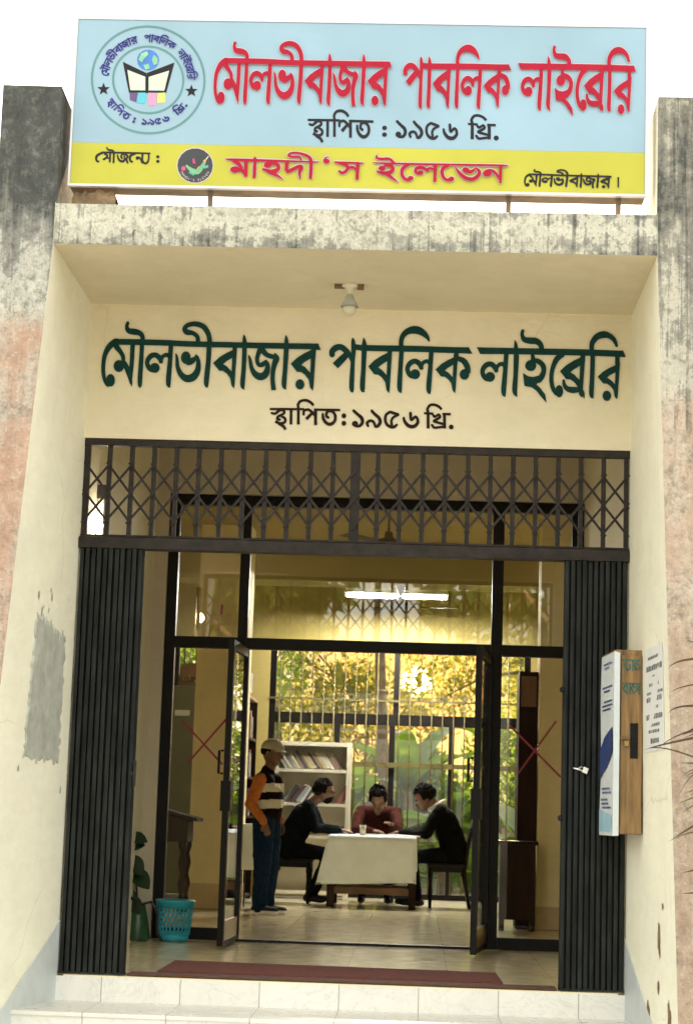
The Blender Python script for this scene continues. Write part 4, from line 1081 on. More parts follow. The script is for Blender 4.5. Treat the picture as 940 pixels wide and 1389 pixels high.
MB().box(-hw-.02, hw+.02, -.05, .0, .030, .075).hexa([(-hw-.02, -.12, .005), (hw+.02, -.12, .005), (hw+.02, -.0505, .032), (-hw-.02, -.0505, .032)], [(-hw-.02, -.12, .010), (hw+.02, -.12, .010), (hw+.02, -.0505, .037), (-hw-.02, -.0505, .037)]).hexa([(-hw-.02, .0005, .032), (hw+.02, .0005, .032), (hw+.02, .06, -.022), (-hw-.02, .06, -.022)], [(-hw-.02, .0005, .037), (hw+.02, .0005, .037), (hw+.02, .064, -.020), (-hw-.02, .064, -.020)]).build('shielded_batten', M['white_metal'], tb)  # slanted flanges added to keep tube light off ceiling and rear wall
for x in (-hw*.6, hw*.6): MB().tube([(x, -.025, .075), (x, -.025, 3.6-tl.z)], .005, 6).build('hanger', M['white_metal'], tb)
MB().tube([(-hw, -.025, 0), (hw, -.025, 0)], .017, 12).build('tube', M['tube_light'], tb)
MB().box(-hw-.03, -hw, -.05, .008, -.02, .03).box(hw, hw+.03, -.05, .008, -.02, .03).build('end_cap', M['white_metal'], tb)
# table
TX0, TX1, TY0, TY1, TZ = -.47, .395, 8.84, 9.70, .695
tbt = thing('reading_table', 'dark wooden reading table beneath the white cloth in the middle of the room', 'table', (.5*(TX0+TX1), .5*(TY0+TY1), 0))
hx, hy = .5*(TX1-TX0)-.03, .5*(TY1-TY0)-.03
MB().box(-hx-.02, hx+.02, -hy-.02, hy+.02, TZ-.03, TZ).build('table_top', M['dark_wood'], tbt)
MB().box(-hx, hx, -hy, -hy+.02, TZ-.14, TZ-.031).box(-hx, hx, hy-.02, hy, TZ-.14, TZ-.031).build('apron', M['dark_wood'], tbt)
for a in (-1, 1):
    for b in (-1, 1): MB().box(a*hx-.035, a*hx+.035, b*hy-.035, b*hy+.035, 0, TZ-.141).build('leg', M['dark_wood'], tbt)
MB().box(-hx+.036, hx-.036, -hy-.02, -hy+.02, .13, .20).build('stretcher', M['mid_wood'], tbt)
MB().box(-hx+.036, hx-.036, hy-.02, hy+.02, .13, .20).build('stretcher', M['mid_wood'], tbt)
# cloth
cm = MB(); nx_, ny_ = 44, 44; rr = random.Random(4); hxx, hyy = hx+.03, hy+.03; drop = .46
grid = {}
for i in range(nx_+1):
    for j in range(ny_+1):
        U = -(hxx+drop*.75)+2*(hxx+drop*.75)*i/nx_; V = -(hyy+drop)+2*(hyy+drop)*j/ny_
        ox = max(0, abs(U)-hxx); oy = max(0, abs(V)-hyy); d_ = min(max(ox, oy), drop)
        x = math.copysign(min(abs(U), hxx), U); y = math.copysign(min(abs(V), hyy), V)
        z = TZ+.004-d_*(1-.04*math.sin(3*x)); fl = .10*d_+.012*math.sin(9*x+4*y)*d_/drop*2
        x += math.copysign(fl*(1 if x < 0 else .25)+(.05*d_ if x < 0 else 0), U) if ox > 0 else 0.0; y += math.copysign(fl*.7+.004, V) if oy > 0 else 0.0
        if ox > 0 and oy > 0: x += .06*d_*(-1 if U < 0 else -.5); y += math.copysign(.06*d_, V); z -= .02*d_
        grid[i, j] = (x, y, z+rr.uniform(-.001, .001))
cm.add([grid[i, j] for i in range(nx_+1) for j in range(ny_+1)], [(i*(ny_+1)+j, (i+1)*(ny_+1)+j, (i+1)*(ny_+1)+j+1, i*(ny_+1)+j+1) for i in range(nx_) for j in range(ny_)], 0, True)
tc_ = cm.build('tablecloth', M['cloth']); tc_.location = (.5*(TX0+TX1), .5*(TY0+TY1), 0); tag(tc_, 'white cloth draped over the central reading table', 'tablecloth')
s_ = tc_.modifiers.new('thickness', 'SOLIDIFY'); s_.thickness = .004; s_.offset = 1
gp = on_y(492, 1128, 9.05); cu_ = thing('tumbler', 'pale drinking tumbler standing on the white tablecloth', 'glass', (gp.x, 9.05, TZ+.009))
MB().lathe([(0, 0), (.026, 0), (.034, .10), (.031, .10), (.024, .006), (0, .006)], n=18).build('cup', M['bulb'], cu_)
pa = MB().box(-.11, .11, -.15, .15, 0, .012).build('newspaper', M['paper']); pa.location = (.27, 9.18, TZ+.010); pa.rotation_euler = (R(2), 0, R(25)); tag(pa, 'white papers lying by the right reader on the tablecloth', 'papers')
np_ = MB().box(-.17, -.002, -.11, .11, 0, .010).box(.002, .17, -.11, .11, 0, .010).build('open_book', M['paper']); np_.location = (-.05, 9.36, TZ+.010); np_.rotation_euler = (0, 0, R(4)); tag(np_, 'open book lying before the reader in the maroon shirt', 'book')
# chairs
def chair(label, x, y, rz):
    c_ = thing('wooden_chair', label, 'chair', (x, y, 0), rz, 'dark chairs round the reading table')
    W_, Dp, Hs = .20, .19, .445                   # faces +x
    MB().box(-Dp, Dp, -W_, W_, Hs-.03, Hs).build('seat', M['black_wood'], c_, .008)
    MB().box(-Dp+.02, Dp-.02, -W_+.012, -W_+.03, Hs-.085, Hs-.031).box(-Dp+.02, Dp-.02, W_-.03, W_-.012, Hs-.085, Hs-.031).box(Dp-.04, Dp-.02, -W_+.031, W_-.031, Hs-.085, Hs-.031).build('seat_rail', M['black_wood'], c_)
    for s in (-1, 1):
        m_ = MB().lathe([(.0, 0), (.015, 0), (.017, .06), (.024, .16), (.018, .24), (.022, .27), (.020, .30), (.026, .31), (.026, Hs-.031), (0, Hs-.031)], (Dp-.035, s*(W_-.03), 0), 10); m_.build('front_leg', M['black_wood'], c_)
        m_ = MB().tube([(-Dp-.055, s*(W_-.03), 0), (-Dp-.01, s*(W_-.03), .22), (-Dp+.012, s*(W_-.03), .40)], [.017, .020, .024], 8); m_.tube([(-Dp+.035, s*(W_-.028), Hs-.10), (-Dp+.01, s*(W_-.028), Hs-.14), (-Dp-.01, s*(W_-.028), Hs-.22)], .012, 6); m_.build('rear_leg', M['black_wood'], c_)
        MB().tube([(-Dp-.004, s*(W_-.03), .40), (-Dp-.03, s*(W_-.03), .65), (-Dp-.10, s*(W_-.03), .96)], [.022, .019, .016], 8).build('back_post', M['black_wood'], c_)
    MB().box(-Dp-.095, -Dp-.078, -W_+.04, W_-.04, .86, .94).build('top_rail', M['black_wood'], c_)
    MB().box(-Dp-.040, -Dp-.025, -W_+.04, W_-.04, .62, .66).build('back_slat', M['black_wood'], c_)
    return c_
chair('dark wooden chair under the man in the dark jacket, nearest the bookshelf', -.84, 9.48, 0)
chair('dark wooden chair under the reader with the pale collar', .70, 9.44, math.pi)
chair('dark wooden chair at the far side of the reading table', -.02, 10.32, -math.pi/2)
# white bookshelf with leaning books
bl_, br_ = on_y(366, 1200, 10.55).x, on_y(471, 1200, 10.55).x; ztop = on_y(420, 1006, 10.55).z
sh = thing('bookshelf', 'off-white open bookshelf standing under the rear window', 'bookshelf', (.5*(bl_+br_), 10.70, 0)); hw = .5*(br_-bl_)
for s in (-1, 1):
    a, b = sorted((s*hw, s*(hw-.045))); MB().box(a, b, -.15, .15, 0, ztop).build('side_panel', M['off_white'], sh)
MB().box(-hw+.046, hw-.046, -.149, .149, ztop-.045, ztop-.001).build('top', M['off_white'], sh)
MB().box(-hw+.046, hw-.046, .135, .149, .02, ztop-.046).build('back_panel', M['off_white'], sh)
zs_ = [on_y(420, 1043, 10.55).z, on_y(420, 1089, 10.55).z, on_y(420, 1133, 10.55).z, .08]
for z in zs_: MB().box(-hw+.046, hw-.046, -.148, .134, z-.035, z).build('shelf_board', M['off_white'], sh)
bcols = [(.10, .05, .05), (.50, .48, .42), (.30, .08, .05), (.07, .09, .15), (.42, .36, .20), (.16, .22, .24), (.62, .60, .55), (.22, .16, .10), (.28, .34, .36), (.05, .05, .06)]
bnames = ['maroon', 'buff', 'rust red', 'navy', 'straw yellow', 'slate', 'white', 'brown', 'grey-blue', 'black']
bm = [basic(n_.replace(' ', '_').replace('-', '_')+'_book_cover', c_, .6, var=.15, scale=10) for n_, c_ in zip(bnames, bcols)]
def book(loc, h, t_, d_, lean, mi, label, rz=0.0, group='books leaning on the off-white shelf'):
    b_ = MB().box(0, t_, -.075, -.075+d_, 0, h); cov = b_.build('book', bm[mi]); cov.location = loc; cov.rotation_euler = (0, R(lean), rz)
    tag(cov, label, 'book', group); pg = MB().box(.003, t_-.003, -.071, -.075+d_+.002, .004, h+.0015).build('page_block', M['paper'], cov); return cov
rr = random.Random(14); sx_, sy_ = .5*(bl_+br_), 10.66
ORD = 'first second third fourth fifth sixth seventh eighth ninth tenth eleventh twelfth thirteenth fourteenth fifteenth sixteenth seventeenth eighteenth nineteenth twentieth'.split()
ORD += ['twenty-'+q for q in ORD[:9]]+['thirtieth']+['thirty-'+q for q in ORD[:9]]
def shelf_run(z, x0, x1, lean, shelf_word):
    x = x0; k = 0
    while x < x1:
        t_ = rr.uniform(.018, .034); h = rr.uniform(.17, .225); mi = rr.randrange(10); le = lean+rr.uniform(-4, 4)
        le = math.copysign(max(3, abs(le)), lean); off = 0
        zz = z+.001 if le < 0 else z+.001+t_*math.sin(R(le))
        if le < 0: zz = z+.001
        book((x, sy_, zz), h, t_, rr.uniform(.12, .15), le, mi, f'{bnames[mi]} book, {ORD[k]} from the left {shelf_word}')
        x += t_/math.cos(R(le))+.004; k += 1
shelf_run(zs_[0], sx_-hw+.12, sx_+hw-.09, -34, 'on the upper cream shelf')
shelf_run(zs_[1], sx_-hw+.10, sx_-hw+.40, 34, 'on the middle cream shelf')
shelf_run(zs_[1], sx_+hw-.16, sx_+hw-.10, 25, 'in the end group of the middle cream shelf')
shelf_run(zs_[2], sx_-hw+.10, sx_-hw+.28, -25, 'on the lower cream shelf')
# tall brown bookcase along the left wall
tcx = -1.50; tc2 = thing('tall_bookcase', 'tall dark brown bookcase against the left side of the reading room', 'bookcase', (tcx, 9.45, 0))
MB().box(-.17, -.155, -.70, .70, 0, 2.08).build('back_panel', M['mid_wood'], tc2)
for s in (-1, 1):
    a, b = sorted((s*.70, s*.672)); MB().box(-.1545, .17, a, b, 0, 2.08).build('side_panel', M['dark_wood'], tc2)
MB().box(-.1545, .17, -.6715, .6715, 2.045, 2.079).build('top', M['box_wood'], tc2)
for z in (.06, .46, .86, 1.26, 1.66): MB().box(-.1545, .165, -.6715, .6715, z-.025, z).build('shelf_board', M['dark_wood'], tc2)
for z, rw in ((.46, 'lowest'), (.86, 'second lowest'), (1.26, 'second highest'), (1.66, 'highest')):
    y = 8.82; k = 0
    while y < 10.05:
        t_ = rr.uniform(.022, .04); mi = rr.randrange(10)
        book((tcx+.06, y, z+.001), rr.uniform(.2, .29), t_, .2, 0, mi, f'{bnames[mi]} book, {ORD[k]} from the door, {rw} row of the tall brown bookcase', math.pi/2, 'books in the tall brown bookcase'); y += t_+rr.choice([.003, .003, .12]); k += 1
y = 9.0
for k in range(4):
    book((tcx+.10, y, 2.0815+.04*math.sin(R(14))), .22, .04, .18, 14, [1, 8, 6, 1][k], f'{["buff", "grey-blue", "white", "buff"][k]} binder, {ORD[k]} from the door on top of the brown bookcase', math.pi/2, 'binders on the tall bookcase'); y += .085
rc0, rc1 = on_y(729, 1100, 5.95).x, on_y(790, 1100, 5.95).x
rcol = MB().box(rc0, rc1+.3, 5.95, 6.35, 0, 3.598).build('column', M['column'], bd); MB().box(rc0-.006, rc1+.306, 5.942, 6.358, 0, .19).build('column_skirting', M['room_skirt'], rcol)
k0 = on_y(700, 1100, 6.05).x; dcb = thing('dark_cupboard', 'tall dark brown cupboard beside the column behind the right side pane', 'cupboard', (.5*(k0+rc0), 6.25, 0)); hw = .5*(rc0-k0)-.008
MB().box(-hw, hw, -.22, .22, 0, 2.16).build('cupboard_body', M['dark_wood'], dcb); MB().box(-hw+.015, hw-.015, -.228, -.2205, 1.86, 2.12).build('upper_panel', M['mid_wood'], dcb); MB().box(-hw+.015, hw-.015, -.226, -.2205, .1, 1.82).build('door_panel', M['dark_wood'], dcb)
q0 = on_y(676, 1140, 5.6).x; q1 = on_y(730, 1140, 5.6).x; lt = thing('low_desk', 'low dark wooden desk standing in front of the tall dark cupboard', 'desk', (.5*(q0+q1), 5.75, 0)); hw = .5*(q1-q0)
MB().box(-hw, hw, -.14, .14, .70, .73).build('desk_top', M['dark_wood'], lt); MB().box(-hw+.02, hw-.02, -.12, .12, .09, .699).build('desk_case', M['dark_wood'], lt)
for a in (-hw+.04, hw-.04): MB().box(a-.018, a+.018, -.11, .11, 0, .0895).build('foot', M['dark_wood'], lt)
# side table with white cloth behind the left door leaf
stx = -1.02; sb = thing('side_table', 'dark side table seen through the open left door leaf', 'table', (-1.13, 8.05, 0))
for a in (-1, 1):
    for b in (-1, 1): MB().box(a*.12-.02, a*.12+.02, b*.16-.02, b*.16+.02, 0, .76).build('leg', M['dark_wood'], sb)
MB().box(-.16, .16, -.20, .20, .7605, .78).build('table_top', M['dark_wood'], sb)
cb = MB().box(-.168, .168, -.208, .208, .7815, .787).box(-.172, -.1685, -.208, .208, .36, .786).box(.1685, .172, -.208, .208, .36, .786).box(-.168, .168, -.213, -.2085, .36, .786)
o_ = cb.build('side_tablecloth', M['cloth']); o_.location = (-1.13, 8.05, 0); tag(o_, 'white cloth hanging over the small side table', 'tablecloth')
# lectern desk, cabinet and flower box at the left
dk = on_z(264, 1221)
de = thing('writing_desk', 'dark wooden desk with turned legs behind the left glass pane', 'desk', (on_y(271, 1125, 6.72).x-.36, 6.72, 0))
MB().hexa([(-.34, -.26, .97), (.36, -.26, .80), (.36, .26, .80), (-.34, .26, .97)], [(-.34, -.26, 1.0), (.36, -.26, .83), (.36, .26, .83), (-.34, .26, 1.0)]).build('sloped_top', M['dark_wood'], de)
MB().hexa([(-.32, -.22, .62), (.28, -.22, .62), (.28, .22, .62), (-.32, .22, .62)], [(-.32, -.22, .955), (.28, -.22, .81), (.28, .22, .81), (-.32, .22, .955)]).build('desk_case', M['dark_wood'], de)
for a in (-.27, .24):
    for b in (-.18, .18): MB().lathe([(0, 0), (.022, 0), (.032, .08), (.018, .16), (.036, .26), (.018, .34), (.036, .44), (.02, .52), (.038, .58), (.038, .6195), (0, .6195)], (a, b, 0), 12).build('leg', M['dark_wood'], de)
ca, cb_ = on_y(233, 1000, 10.2), on_y(264, 1000, 10.2); zc = on_y(248, 930, 10.2).z
cab = thing('steel_cabinet', 'tall grey-green steel cabinet with a small white label', 'cabinet', (.5*(ca.x+cb_.x), 10.45, 0)); hw = .5*(cb_.x-ca.x)+.12
MB().box(-hw, hw-.12, -.22, .22, .02, zc).build('cabinet_body', M['cabinet'], cab, .006)
MB().box(-hw+.02, hw-.14, -.232, -.2205, .06, zc-.04).build('door_panel', M['cabinet'], cab)
MB().box(-.10, .06, -.2345, -.2325, zc-.32, zc-.26).build('name_label', M['paper'], cab)
fb_ = thing('flower_box', 'brown paper box holding dried flowers on the steel cabinet', 'box', (.5*(ca.x+cb_.x)+.02, 10.36, zc))
MB().hexa([(-.12, -.08, 0), (.12, -.08, 0), (.12, .08, 0), (-.12, .08, 0)], [(-.08, -.06, .24), (.14, -.06, .26), (.14, .06, .26), (-.08, .06, .24)]).build('box_body', M['mid_wood'], fb_)
bq = MB(); rr2 = random.Random(2)
for i in range(14): bq.ball((rr2.uniform(-.06, .10), -.085+rr2.uniform(-.01, .01), rr2.uniform(.03, .12)), rr2.uniform(.012, .022), 7, 5)
bq.build('flowers', M['peeled'], fb_)
# ------------------------------------------------------------------ people
M['skin'] = basic('brown_skin', (.19, .095, .055), .5, var=.12, scale=12)
M['hair'] = basic('black_hair', (.006, .005, .004), .8, var=.3, scale=60, spec=.08)
M['navy_jean'] = basic('navy_denim', (.010, .026, .060), .95, var=.3, scale=30, spec=.1)
M['orange_knit'] = basic('rust_orange_sleeve', (.55, .17, .035), .9, var=.18, scale=30)
M['dark_vest'] = basic('black_plum_knit', (.012, .006, .008), .95, var=.2, scale=40, spec=.1)
M['white_knit'] = basic('cream_white_knit', (.66, .63, .52), .9, var=.06, scale=40)
M['cap'] = basic('pale_khaki_cap', (.46, .44, .34), .85, var=.1, scale=30)
M['shoe'] = basic('navy_canvas_shoe', (.010, .013, .025), .7)
M['sole'] = basic('white_rubber_sole', (.86, .84, .78), .6, var=.05)
M['dark_jacket'] = basic('black_teal_jacket', (.005, .008, .010), .95, var=.3, scale=20, spec=.1)
M['black_tee'] = basic('black_sweatshirt', (.0035, .0035, .004), .95, var=.3, scale=20, spec=.1)
M['maroon_check'] = basic('maroon_shirt', (.042, .011, .008), .95, var=.5, scale=45, spec=.1)
M['dark_trouser'] = basic('dark_trousers', (.006, .007, .010), .95, var=.25, scale=20, spec=.1)
M['eye'] = basic('dark_eye', (.01, .008, .007), .2)
def V(*a): return Vector(a)
class Fig:
    def __init__(s): s.p = []
    def cap(s, a, b, ra, rb, m): s.p.append((Vector(a), Vector(b), ra, rb, m, None))
    def ell(s, c, r, m, rot=None): s.p.append((Vector(c), Vector(c), 0, 0, m, (Vector(r), rot or Matrix.Identity(3))))
    def hand(s, w, d, nrm, m, curl=.5, sc=1.0, thumb=1):
        d = Vector(d).normalized(); n = Vector(nrm).normalized(); sd = d.cross(n).normalized()*thumb
        s.ell(Vector(w)+d*.045*sc, (.045*sc, .036*sc, .016*sc), m, Matrix((d, sd, n)).transposed())
        for k, (o, L_) in enumerate(((-.030, .055), (-.010, .068), (.010, .072), (.029, .064))):
            b = Vector(w)+d*.080*sc+sd*o*sc; e = b+(d*.95-n*curl*.5)*L_*.55*sc; f = e+(d*.7-n*curl)*L_*.5*sc
            s.cap(b-d*.02, e, .0095*sc, .0088*sc, m); s.cap(e, f, .0088*sc, .0075*sc, m)
        b = Vector(w)+d*.03*sc+sd*.03*sc; e = b+(d*.6+sd*.6)*.04*sc; s.cap(b, e, .012*sc, .010*sc, m); s.cap(e, e+(d*.9+sd*.1-n*.2)*.03*sc, .010*sc, .008*sc, m)
    def head(s, c, fd, m, jaw=None):
        fd = Vector(fd).normalized(); lf = Vector((0, 0, 1)).cross(fd).normalized(); up = fd.cross(lf); Rm = Matrix((fd, lf, up)).transposed(); c = Vector(c)
        s.ell(c, (.096, .076, .104), m, Rm); s.ell(c+fd*.038-up*.062, (.055, .054, .058), jaw or m, Rm)
        s.cap(c+fd*.088-up*.005, c+fd*.112-up*.034, .010, .015, m); s.ell(c+fd*.083-up*.066, (.012, .024, .010), m, Rm)
        s.ell(c+fd*.080+up*.022, (.018, .05, .010), m, Rm)
        for k in (-1, 1): s.ell(c+lf*.076*k-fd*.008-up*.012, (.018, .009, .030), m, Rm)
        return c, fd, lf, up
    def build(s, name, mats, parent=None, voxel=.0085, paint=None):
        mb = MB()
        for a, b, ra, rb, m, e in s.p:
            if e:
                q = MB().ball((0, 0, 0), tuple(e[0]), 14, 10); mb.add([e[1] @ Vector(v)+a for v in q.v], q.f)
            else:
                d = (b-a); L_ = d.length or 1e-4; d = d/L_; u = Vector((0, 0, 1)) if abs(d.z) < .9 else Vector((1, 0, 0)); x = d.cross(u).normalized(); y = d.cross(x); n = 12; rings = []
                for t in (-90, -60, -30, 0): rings.append((a+d*ra*math.sin(R(t)), max(ra*math.cos(R(t)), 1e-4)))
                for t in (0, 30, 60, 90): rings.append((b+d*rb*math.sin(R(t)), max(rb*math.cos(R(t)), 1e-4)))
                vs = [c+(x*math.cos(2*math.pi*k/n)+y*math.sin(2*math.pi*k/n))*r_ for c, r_ in rings for k in range(n)]
                fs = [(i*n+k, i*n+(k+1) % n, (i+1)*n+(k+1) % n, (i+1)*n+k) for i in range(7) for k in range(n)]+[tuple(range(n-1, -1, -1)), tuple(7*n+k for k in range(n))]
                mb.add(vs, fs)
        o = mb.build(name, mats, parent)
        r_ = o.modifiers.new('r', 'REMESH'); r_.mode = 'VOXEL'; r_.voxel_size = voxel
        sm = o.modifiers.new('s', 'SMOOTH'); sm.iterations = 3; sm.factor = .5
        bpy.context.view_layer.update(); dg = bpy.context.evaluated_depsgraph_get()
        me = bpy.data.meshes.new_from_object(o.evaluated_get(dg)); o.modifiers.clear(); o.data = me
        me.materials.clear()
        for m in mats: me.materials.append(m)
        n = len(me.polygons); C = np.empty(n*3); me.polygons.foreach_get('center', C); C = C.reshape(n, 3); best = np.full(n, 1e9); idx = np.zeros(n, int)
        for a, b, ra, rb, m, e in s.p:
            if e:
                Q = (C-np.array(a)) @ np.array(e[1]); rr_ = np.array(e[0]); k = np.linalg.norm(Q/rr_, axis=1); dist = (k-1)*rr_.min()
            else:
                d = np.array(b-a); L2 = d @ d+1e-9; t = np.clip(((C-np.array(a)) @ d)/L2, 0, 1); dist = np.linalg.norm(C-np.array(a)-t[:, None]*d, axis=1)-(ra+(rb-ra)*t)
            w_ = dist < best; best[w_] = dist[w_]; idx[w_] = m
        if paint: idx = paint(C, idx)
        from mathutils import noise as mn_
        vm = np.zeros(len(me.vertices), int)-1
        for pg in me.polygons:
            for q in pg.vertices: vm[q] = idx[pg.index]
        me.update(); co_ = [v.co.copy() for v in me.vertices]; no_ = [v.normal.copy() for v in me.vertices]
        for q, v in enumerate(me.vertices):
            if vm[q] > 0:
                c_ = co_[q]; a_ = mn_.noise(Vector((c_.x*9, c_.y*9, c_.z*16)))*.007+mn_.noise(Vector((c_.x*22+5, c_.y*22, c_.z*34)))*.004
                v.co = c_+no_[q]*a_
        me.polygons.foreach_set('material_index', idx.astype(np.int32)); me.polygons.foreach_set('use_smooth', np.ones(n, bool)); me.update(); return o
def face_bits(par, h, hair=True, hr=(.104, .084, .112), cover=.0, seed=1):
    c, fd, lf, up = h; Rm = Matrix((fd, lf, up)).transposed(); e = MB()
    for k in (-1, 1): MB().ball(tuple(c+fd*.083+lf*.030*k+up*.006), (.008, .011, .006), 8, 6).build('eye', M['eye'], par)
    MB().ball(tuple(c+fd*.090-up*.070), (.006, .022, .004), 8, 6).build('mouth', M['maroon_check'], par)
    if hair:
        q = MB().ball((0, 0, 0), hr, 28, 18); rr_ = random.Random(seed); vs = []
        for v in q.v:
            v = Vector(v); k = 1+rr_.uniform(-.07, .10)
            if v.z < -.02: v.z = -.02+(v.z+.02)*.55; 
            if v.x > .03 and v.z < .055: v.x = .03+(v.x-.03)*.35
            vs.append(Rm @ (v*k)+c-fd*.016+up*.016)
        mb = MB(); mb.add(vs, q.f, 0, False); mb.build('hair', M['hair'], par)

# the standing visitor
mp = on_z(366, 1240)
mn = thing('person', 'standing man in pale cap, orange sleeves and striped dark vest, hands in pockets', 'person', (mp.x-.05, mp.y, 0), R(-18)); mn.scale = (.985, 1.0, .972)
f = Fig(); SK, SL, VE, JE, SH = 0, 1, 2, 3, 4
for k in (-1, 1):
    f.cap((-.055, .085*k, .045), (.145, .095*k, .035), .042, .036, SH); f.cap((-.055, .085*k, .020), (.15, .095*k, .018), .034, .032, SH)
    f.cap((-.02, .085*k, .08), (.005, .09*k, .44), .066, .080, JE); f.cap((.005, .09*k, .44), (-.005, .08*k, .80), .084, .104, JE); f.cap((-.015, .085*k, .075), (.0, .087*k, .12), .070, .066, JE)
    f.cap((0, .07*k, .90), (.01, .075*k, 1.02), .098, .105, VE); f.cap((.01, .075*k, 1.02), (-.005, .10*k, 1.20), .108, .098, VE); f.cap((-.012, .05*k, 1.22), (-.012, .155*k, 1.235), .085, .062, VE)
    f.cap((-.005, .065*k, .80), (-.005, .075*k, .90), .098, .098, JE)
f.cap((.02, 0, .93), (.03, 0, 1.1), .115, .105, VE)
f.cap((-.012, -.185, 1.225), (-.075, -.235, 1.0), .062, .052, SL); f.cap((-.075, -.235, 1.0), (.035, -.185, .845), .050, .038, SL)
f.cap((-.012, .185, 1.225), (-.06, .24, 1.0), .062, .052, SL); f.cap((-.06, .24, 1.0), (.05, .19, .845), .050, .038, SL)
f.hand((.040, -.183, .835), (.35, .12, -.9), (.5, -.8, .1), SK, .5, .85, 1); f.hand((.055, .188, .835), (.35, -.12, -.9), (.5, .8, .1), SK, .5, .85, -1)
f.cap((-.012, 0, 1.27), (.012, 0, 1.37), .056, .050, SK); f.cap((-.02, 0, 1.27), (-.015, 0, 1.305), .078, .066, VE)
h = f.head((.025, 0, 1.475), (1, -.12, -.10), SK)
def stripes(C, idx):
    t = (idx == VE); z = C[:, 2]-C[:, 0]*.10
    idx = idx.copy(); idx[t & (((z > 1.105) & (z < 1.185)) | ((z > .955) & (z < 1.035)))] = 5
    idx[(idx == SH) & (C[:, 2] < .034)] = 6; return idx
b_ = f.build('body', [M['skin'], M['orange_knit'], M['dark_vest'], M['navy_jean'], M['shoe'], M['white_knit'], M['sole']], mn, .0075, stripes)
face_bits(mn, h, True, (.098, .080, .09), seed=3)
c, fd, lf, up = h; Rm = Matrix((fd, lf, up)).transposed(); cp_ = MB(); q = MB().ball((0, 0, 0), (.112, .092, .098), 24, 14)
vs = [Rm @ Vector((v[0], v[1], max(v[2], -.004)))+c+up*.036-fd*.006 for v in q.v]; cp_.add(vs, q.f, 0, True)
vz = []
for i in range(13):
    a = R(-62+124*i/12)
    for r_ in (.088, .148): vz.append(Rm @ Vector((r_*math.cos(a)*(1.0), r_*.62*math.sin(a)*(1.25 if r_ < .1 else 1), .004-(.022 if r_ > .1 else 0)))+c+up*.032)
n0 = len(vz); vz += [v+up*.006 for v in vz]
for i in range(12): j = 2*i; cp_.add([vz[j], vz[j+1], vz[j+3], vz[j+2], vz[n0+j], vz[n0+j+1], vz[n0+j+3], vz[n0+j+2]], [(0, 3, 2, 1), (4, 5, 6, 7), (1, 2, 6, 5)], 0, False)
cp_.build('cap', M['cap'], mn)

def sitter(label, loc, rz, top, leg, headc, fdir, neck, shoulder, hands, elbows, knees, ankles, jaw=None, barefoot=False, back=-.03, seed=1, bulk=1.0, hs=1.0):
    p_ = thing('person', label, 'person', loc, rz); f = Fig(); SK, TP, LG, SH, BE = 0, 1, 2, 3, 4
    sx, sz = shoulder
    for k in (-1, 1):
        f.cap((back, .075*k, .535), (back+.02, .075*k, .66), .128*bulk, .130*bulk, TP); f.cap((back+.02, .08*k, .66), (sx-.05, .10*k, sz-.12), .130*bulk, .118*bulk, TP); f.cap((sx-.015, .05*k, sz-.035), (sx, .165*k, sz-.02), .075, .060, TP)
        f.cap((back+.02, .09*k, .53), (*knees[0 if k < 0 else 1][:2], knees[0 if k < 0 else 1][2]), .092, .062, LG)
        kn = Vector(knees[0 if k < 0 else 1]); an = Vector(ankles[0 if k < 0 else 1]); f.cap(kn, an, .062, .044, LG)
        f.cap(an+V(-.03, 0, -.035), an+V(.15, .01*k, -.045), .038, .030, SK if barefoot else SH)
        S_ = Vector((sx, .185*k, sz-.03)); E_ = Vector(elbows[0 if k < 0 else 1]); H_ = Vector(hands[0 if k < 0 else 1]); f.cap(S_, E_, .068, .058, TP); f.cap(E_, H_, .056, .038, TP)
        d = (H_-E_).normalized(); f.hand(H_+d*.01, d, (0, 0, 1) if abs(d.z) < .8 else (1, 0, 0), SK, .6, .95, -k)
    f.cap((back+.03, 0, .6), (sx-.03, 0, sz-.12), .11, .10, TP)
    f.cap((sx-.01, 0, sz-.03), neck, .062, .052, SK)
    h = f.head(headc, fdir, SK, BE if jaw else None); f.cap(neck, Vector(headc)-Vector(fdir).normalized()*.03-V(0, 0, .04), .052, .050, SK)
    f.build('body', [M['skin'], top, leg, M['shoe'], M['hair']], p_, .0085); face_bits(p_, h, True, (.110*hs, .088*hs, .118*hs), seed=seed); return p_, h
p1, h1 = sitter('bearded man in a dark jacket seated left of the reading table, facing right', (-.84, 9.44, 0), 0, M['dark_jacket'], M['dark_trouser'], (.285, 0, 1.125), (1, -.05, -.12), (.185, 0, 1.03), (.135, 1.0),
    [(.44, -.13, .745), (.46, .12, .745)], [(.22, -.26, .76), (.24, .26, .76)], [(.36, -.12, .50), (.37, .12, .50)], [(.17, -.10, .09), (.20, .10, .09)], jaw=True, seed=5, bulk=1.08, back=-.05)
c, fd, lf, up = h1
gsm = MB()
for k in (-1, 1):
    pts = [c+fd*.10+lf*(.032*k+.022*math.cos(t))+up*(.004+.018*math.sin(t)) for t in [2*math.pi*i/12 for i in range(13)]]; gsm.tube(pts, .0022, 5, caps=False); gsm.tube([c+fd*.10+lf*.054*k+up*.008, c+fd*.0+lf*.082*k+up*.006], .002, 5)
gsm.build('spectacles', M['black_steel'], p1)
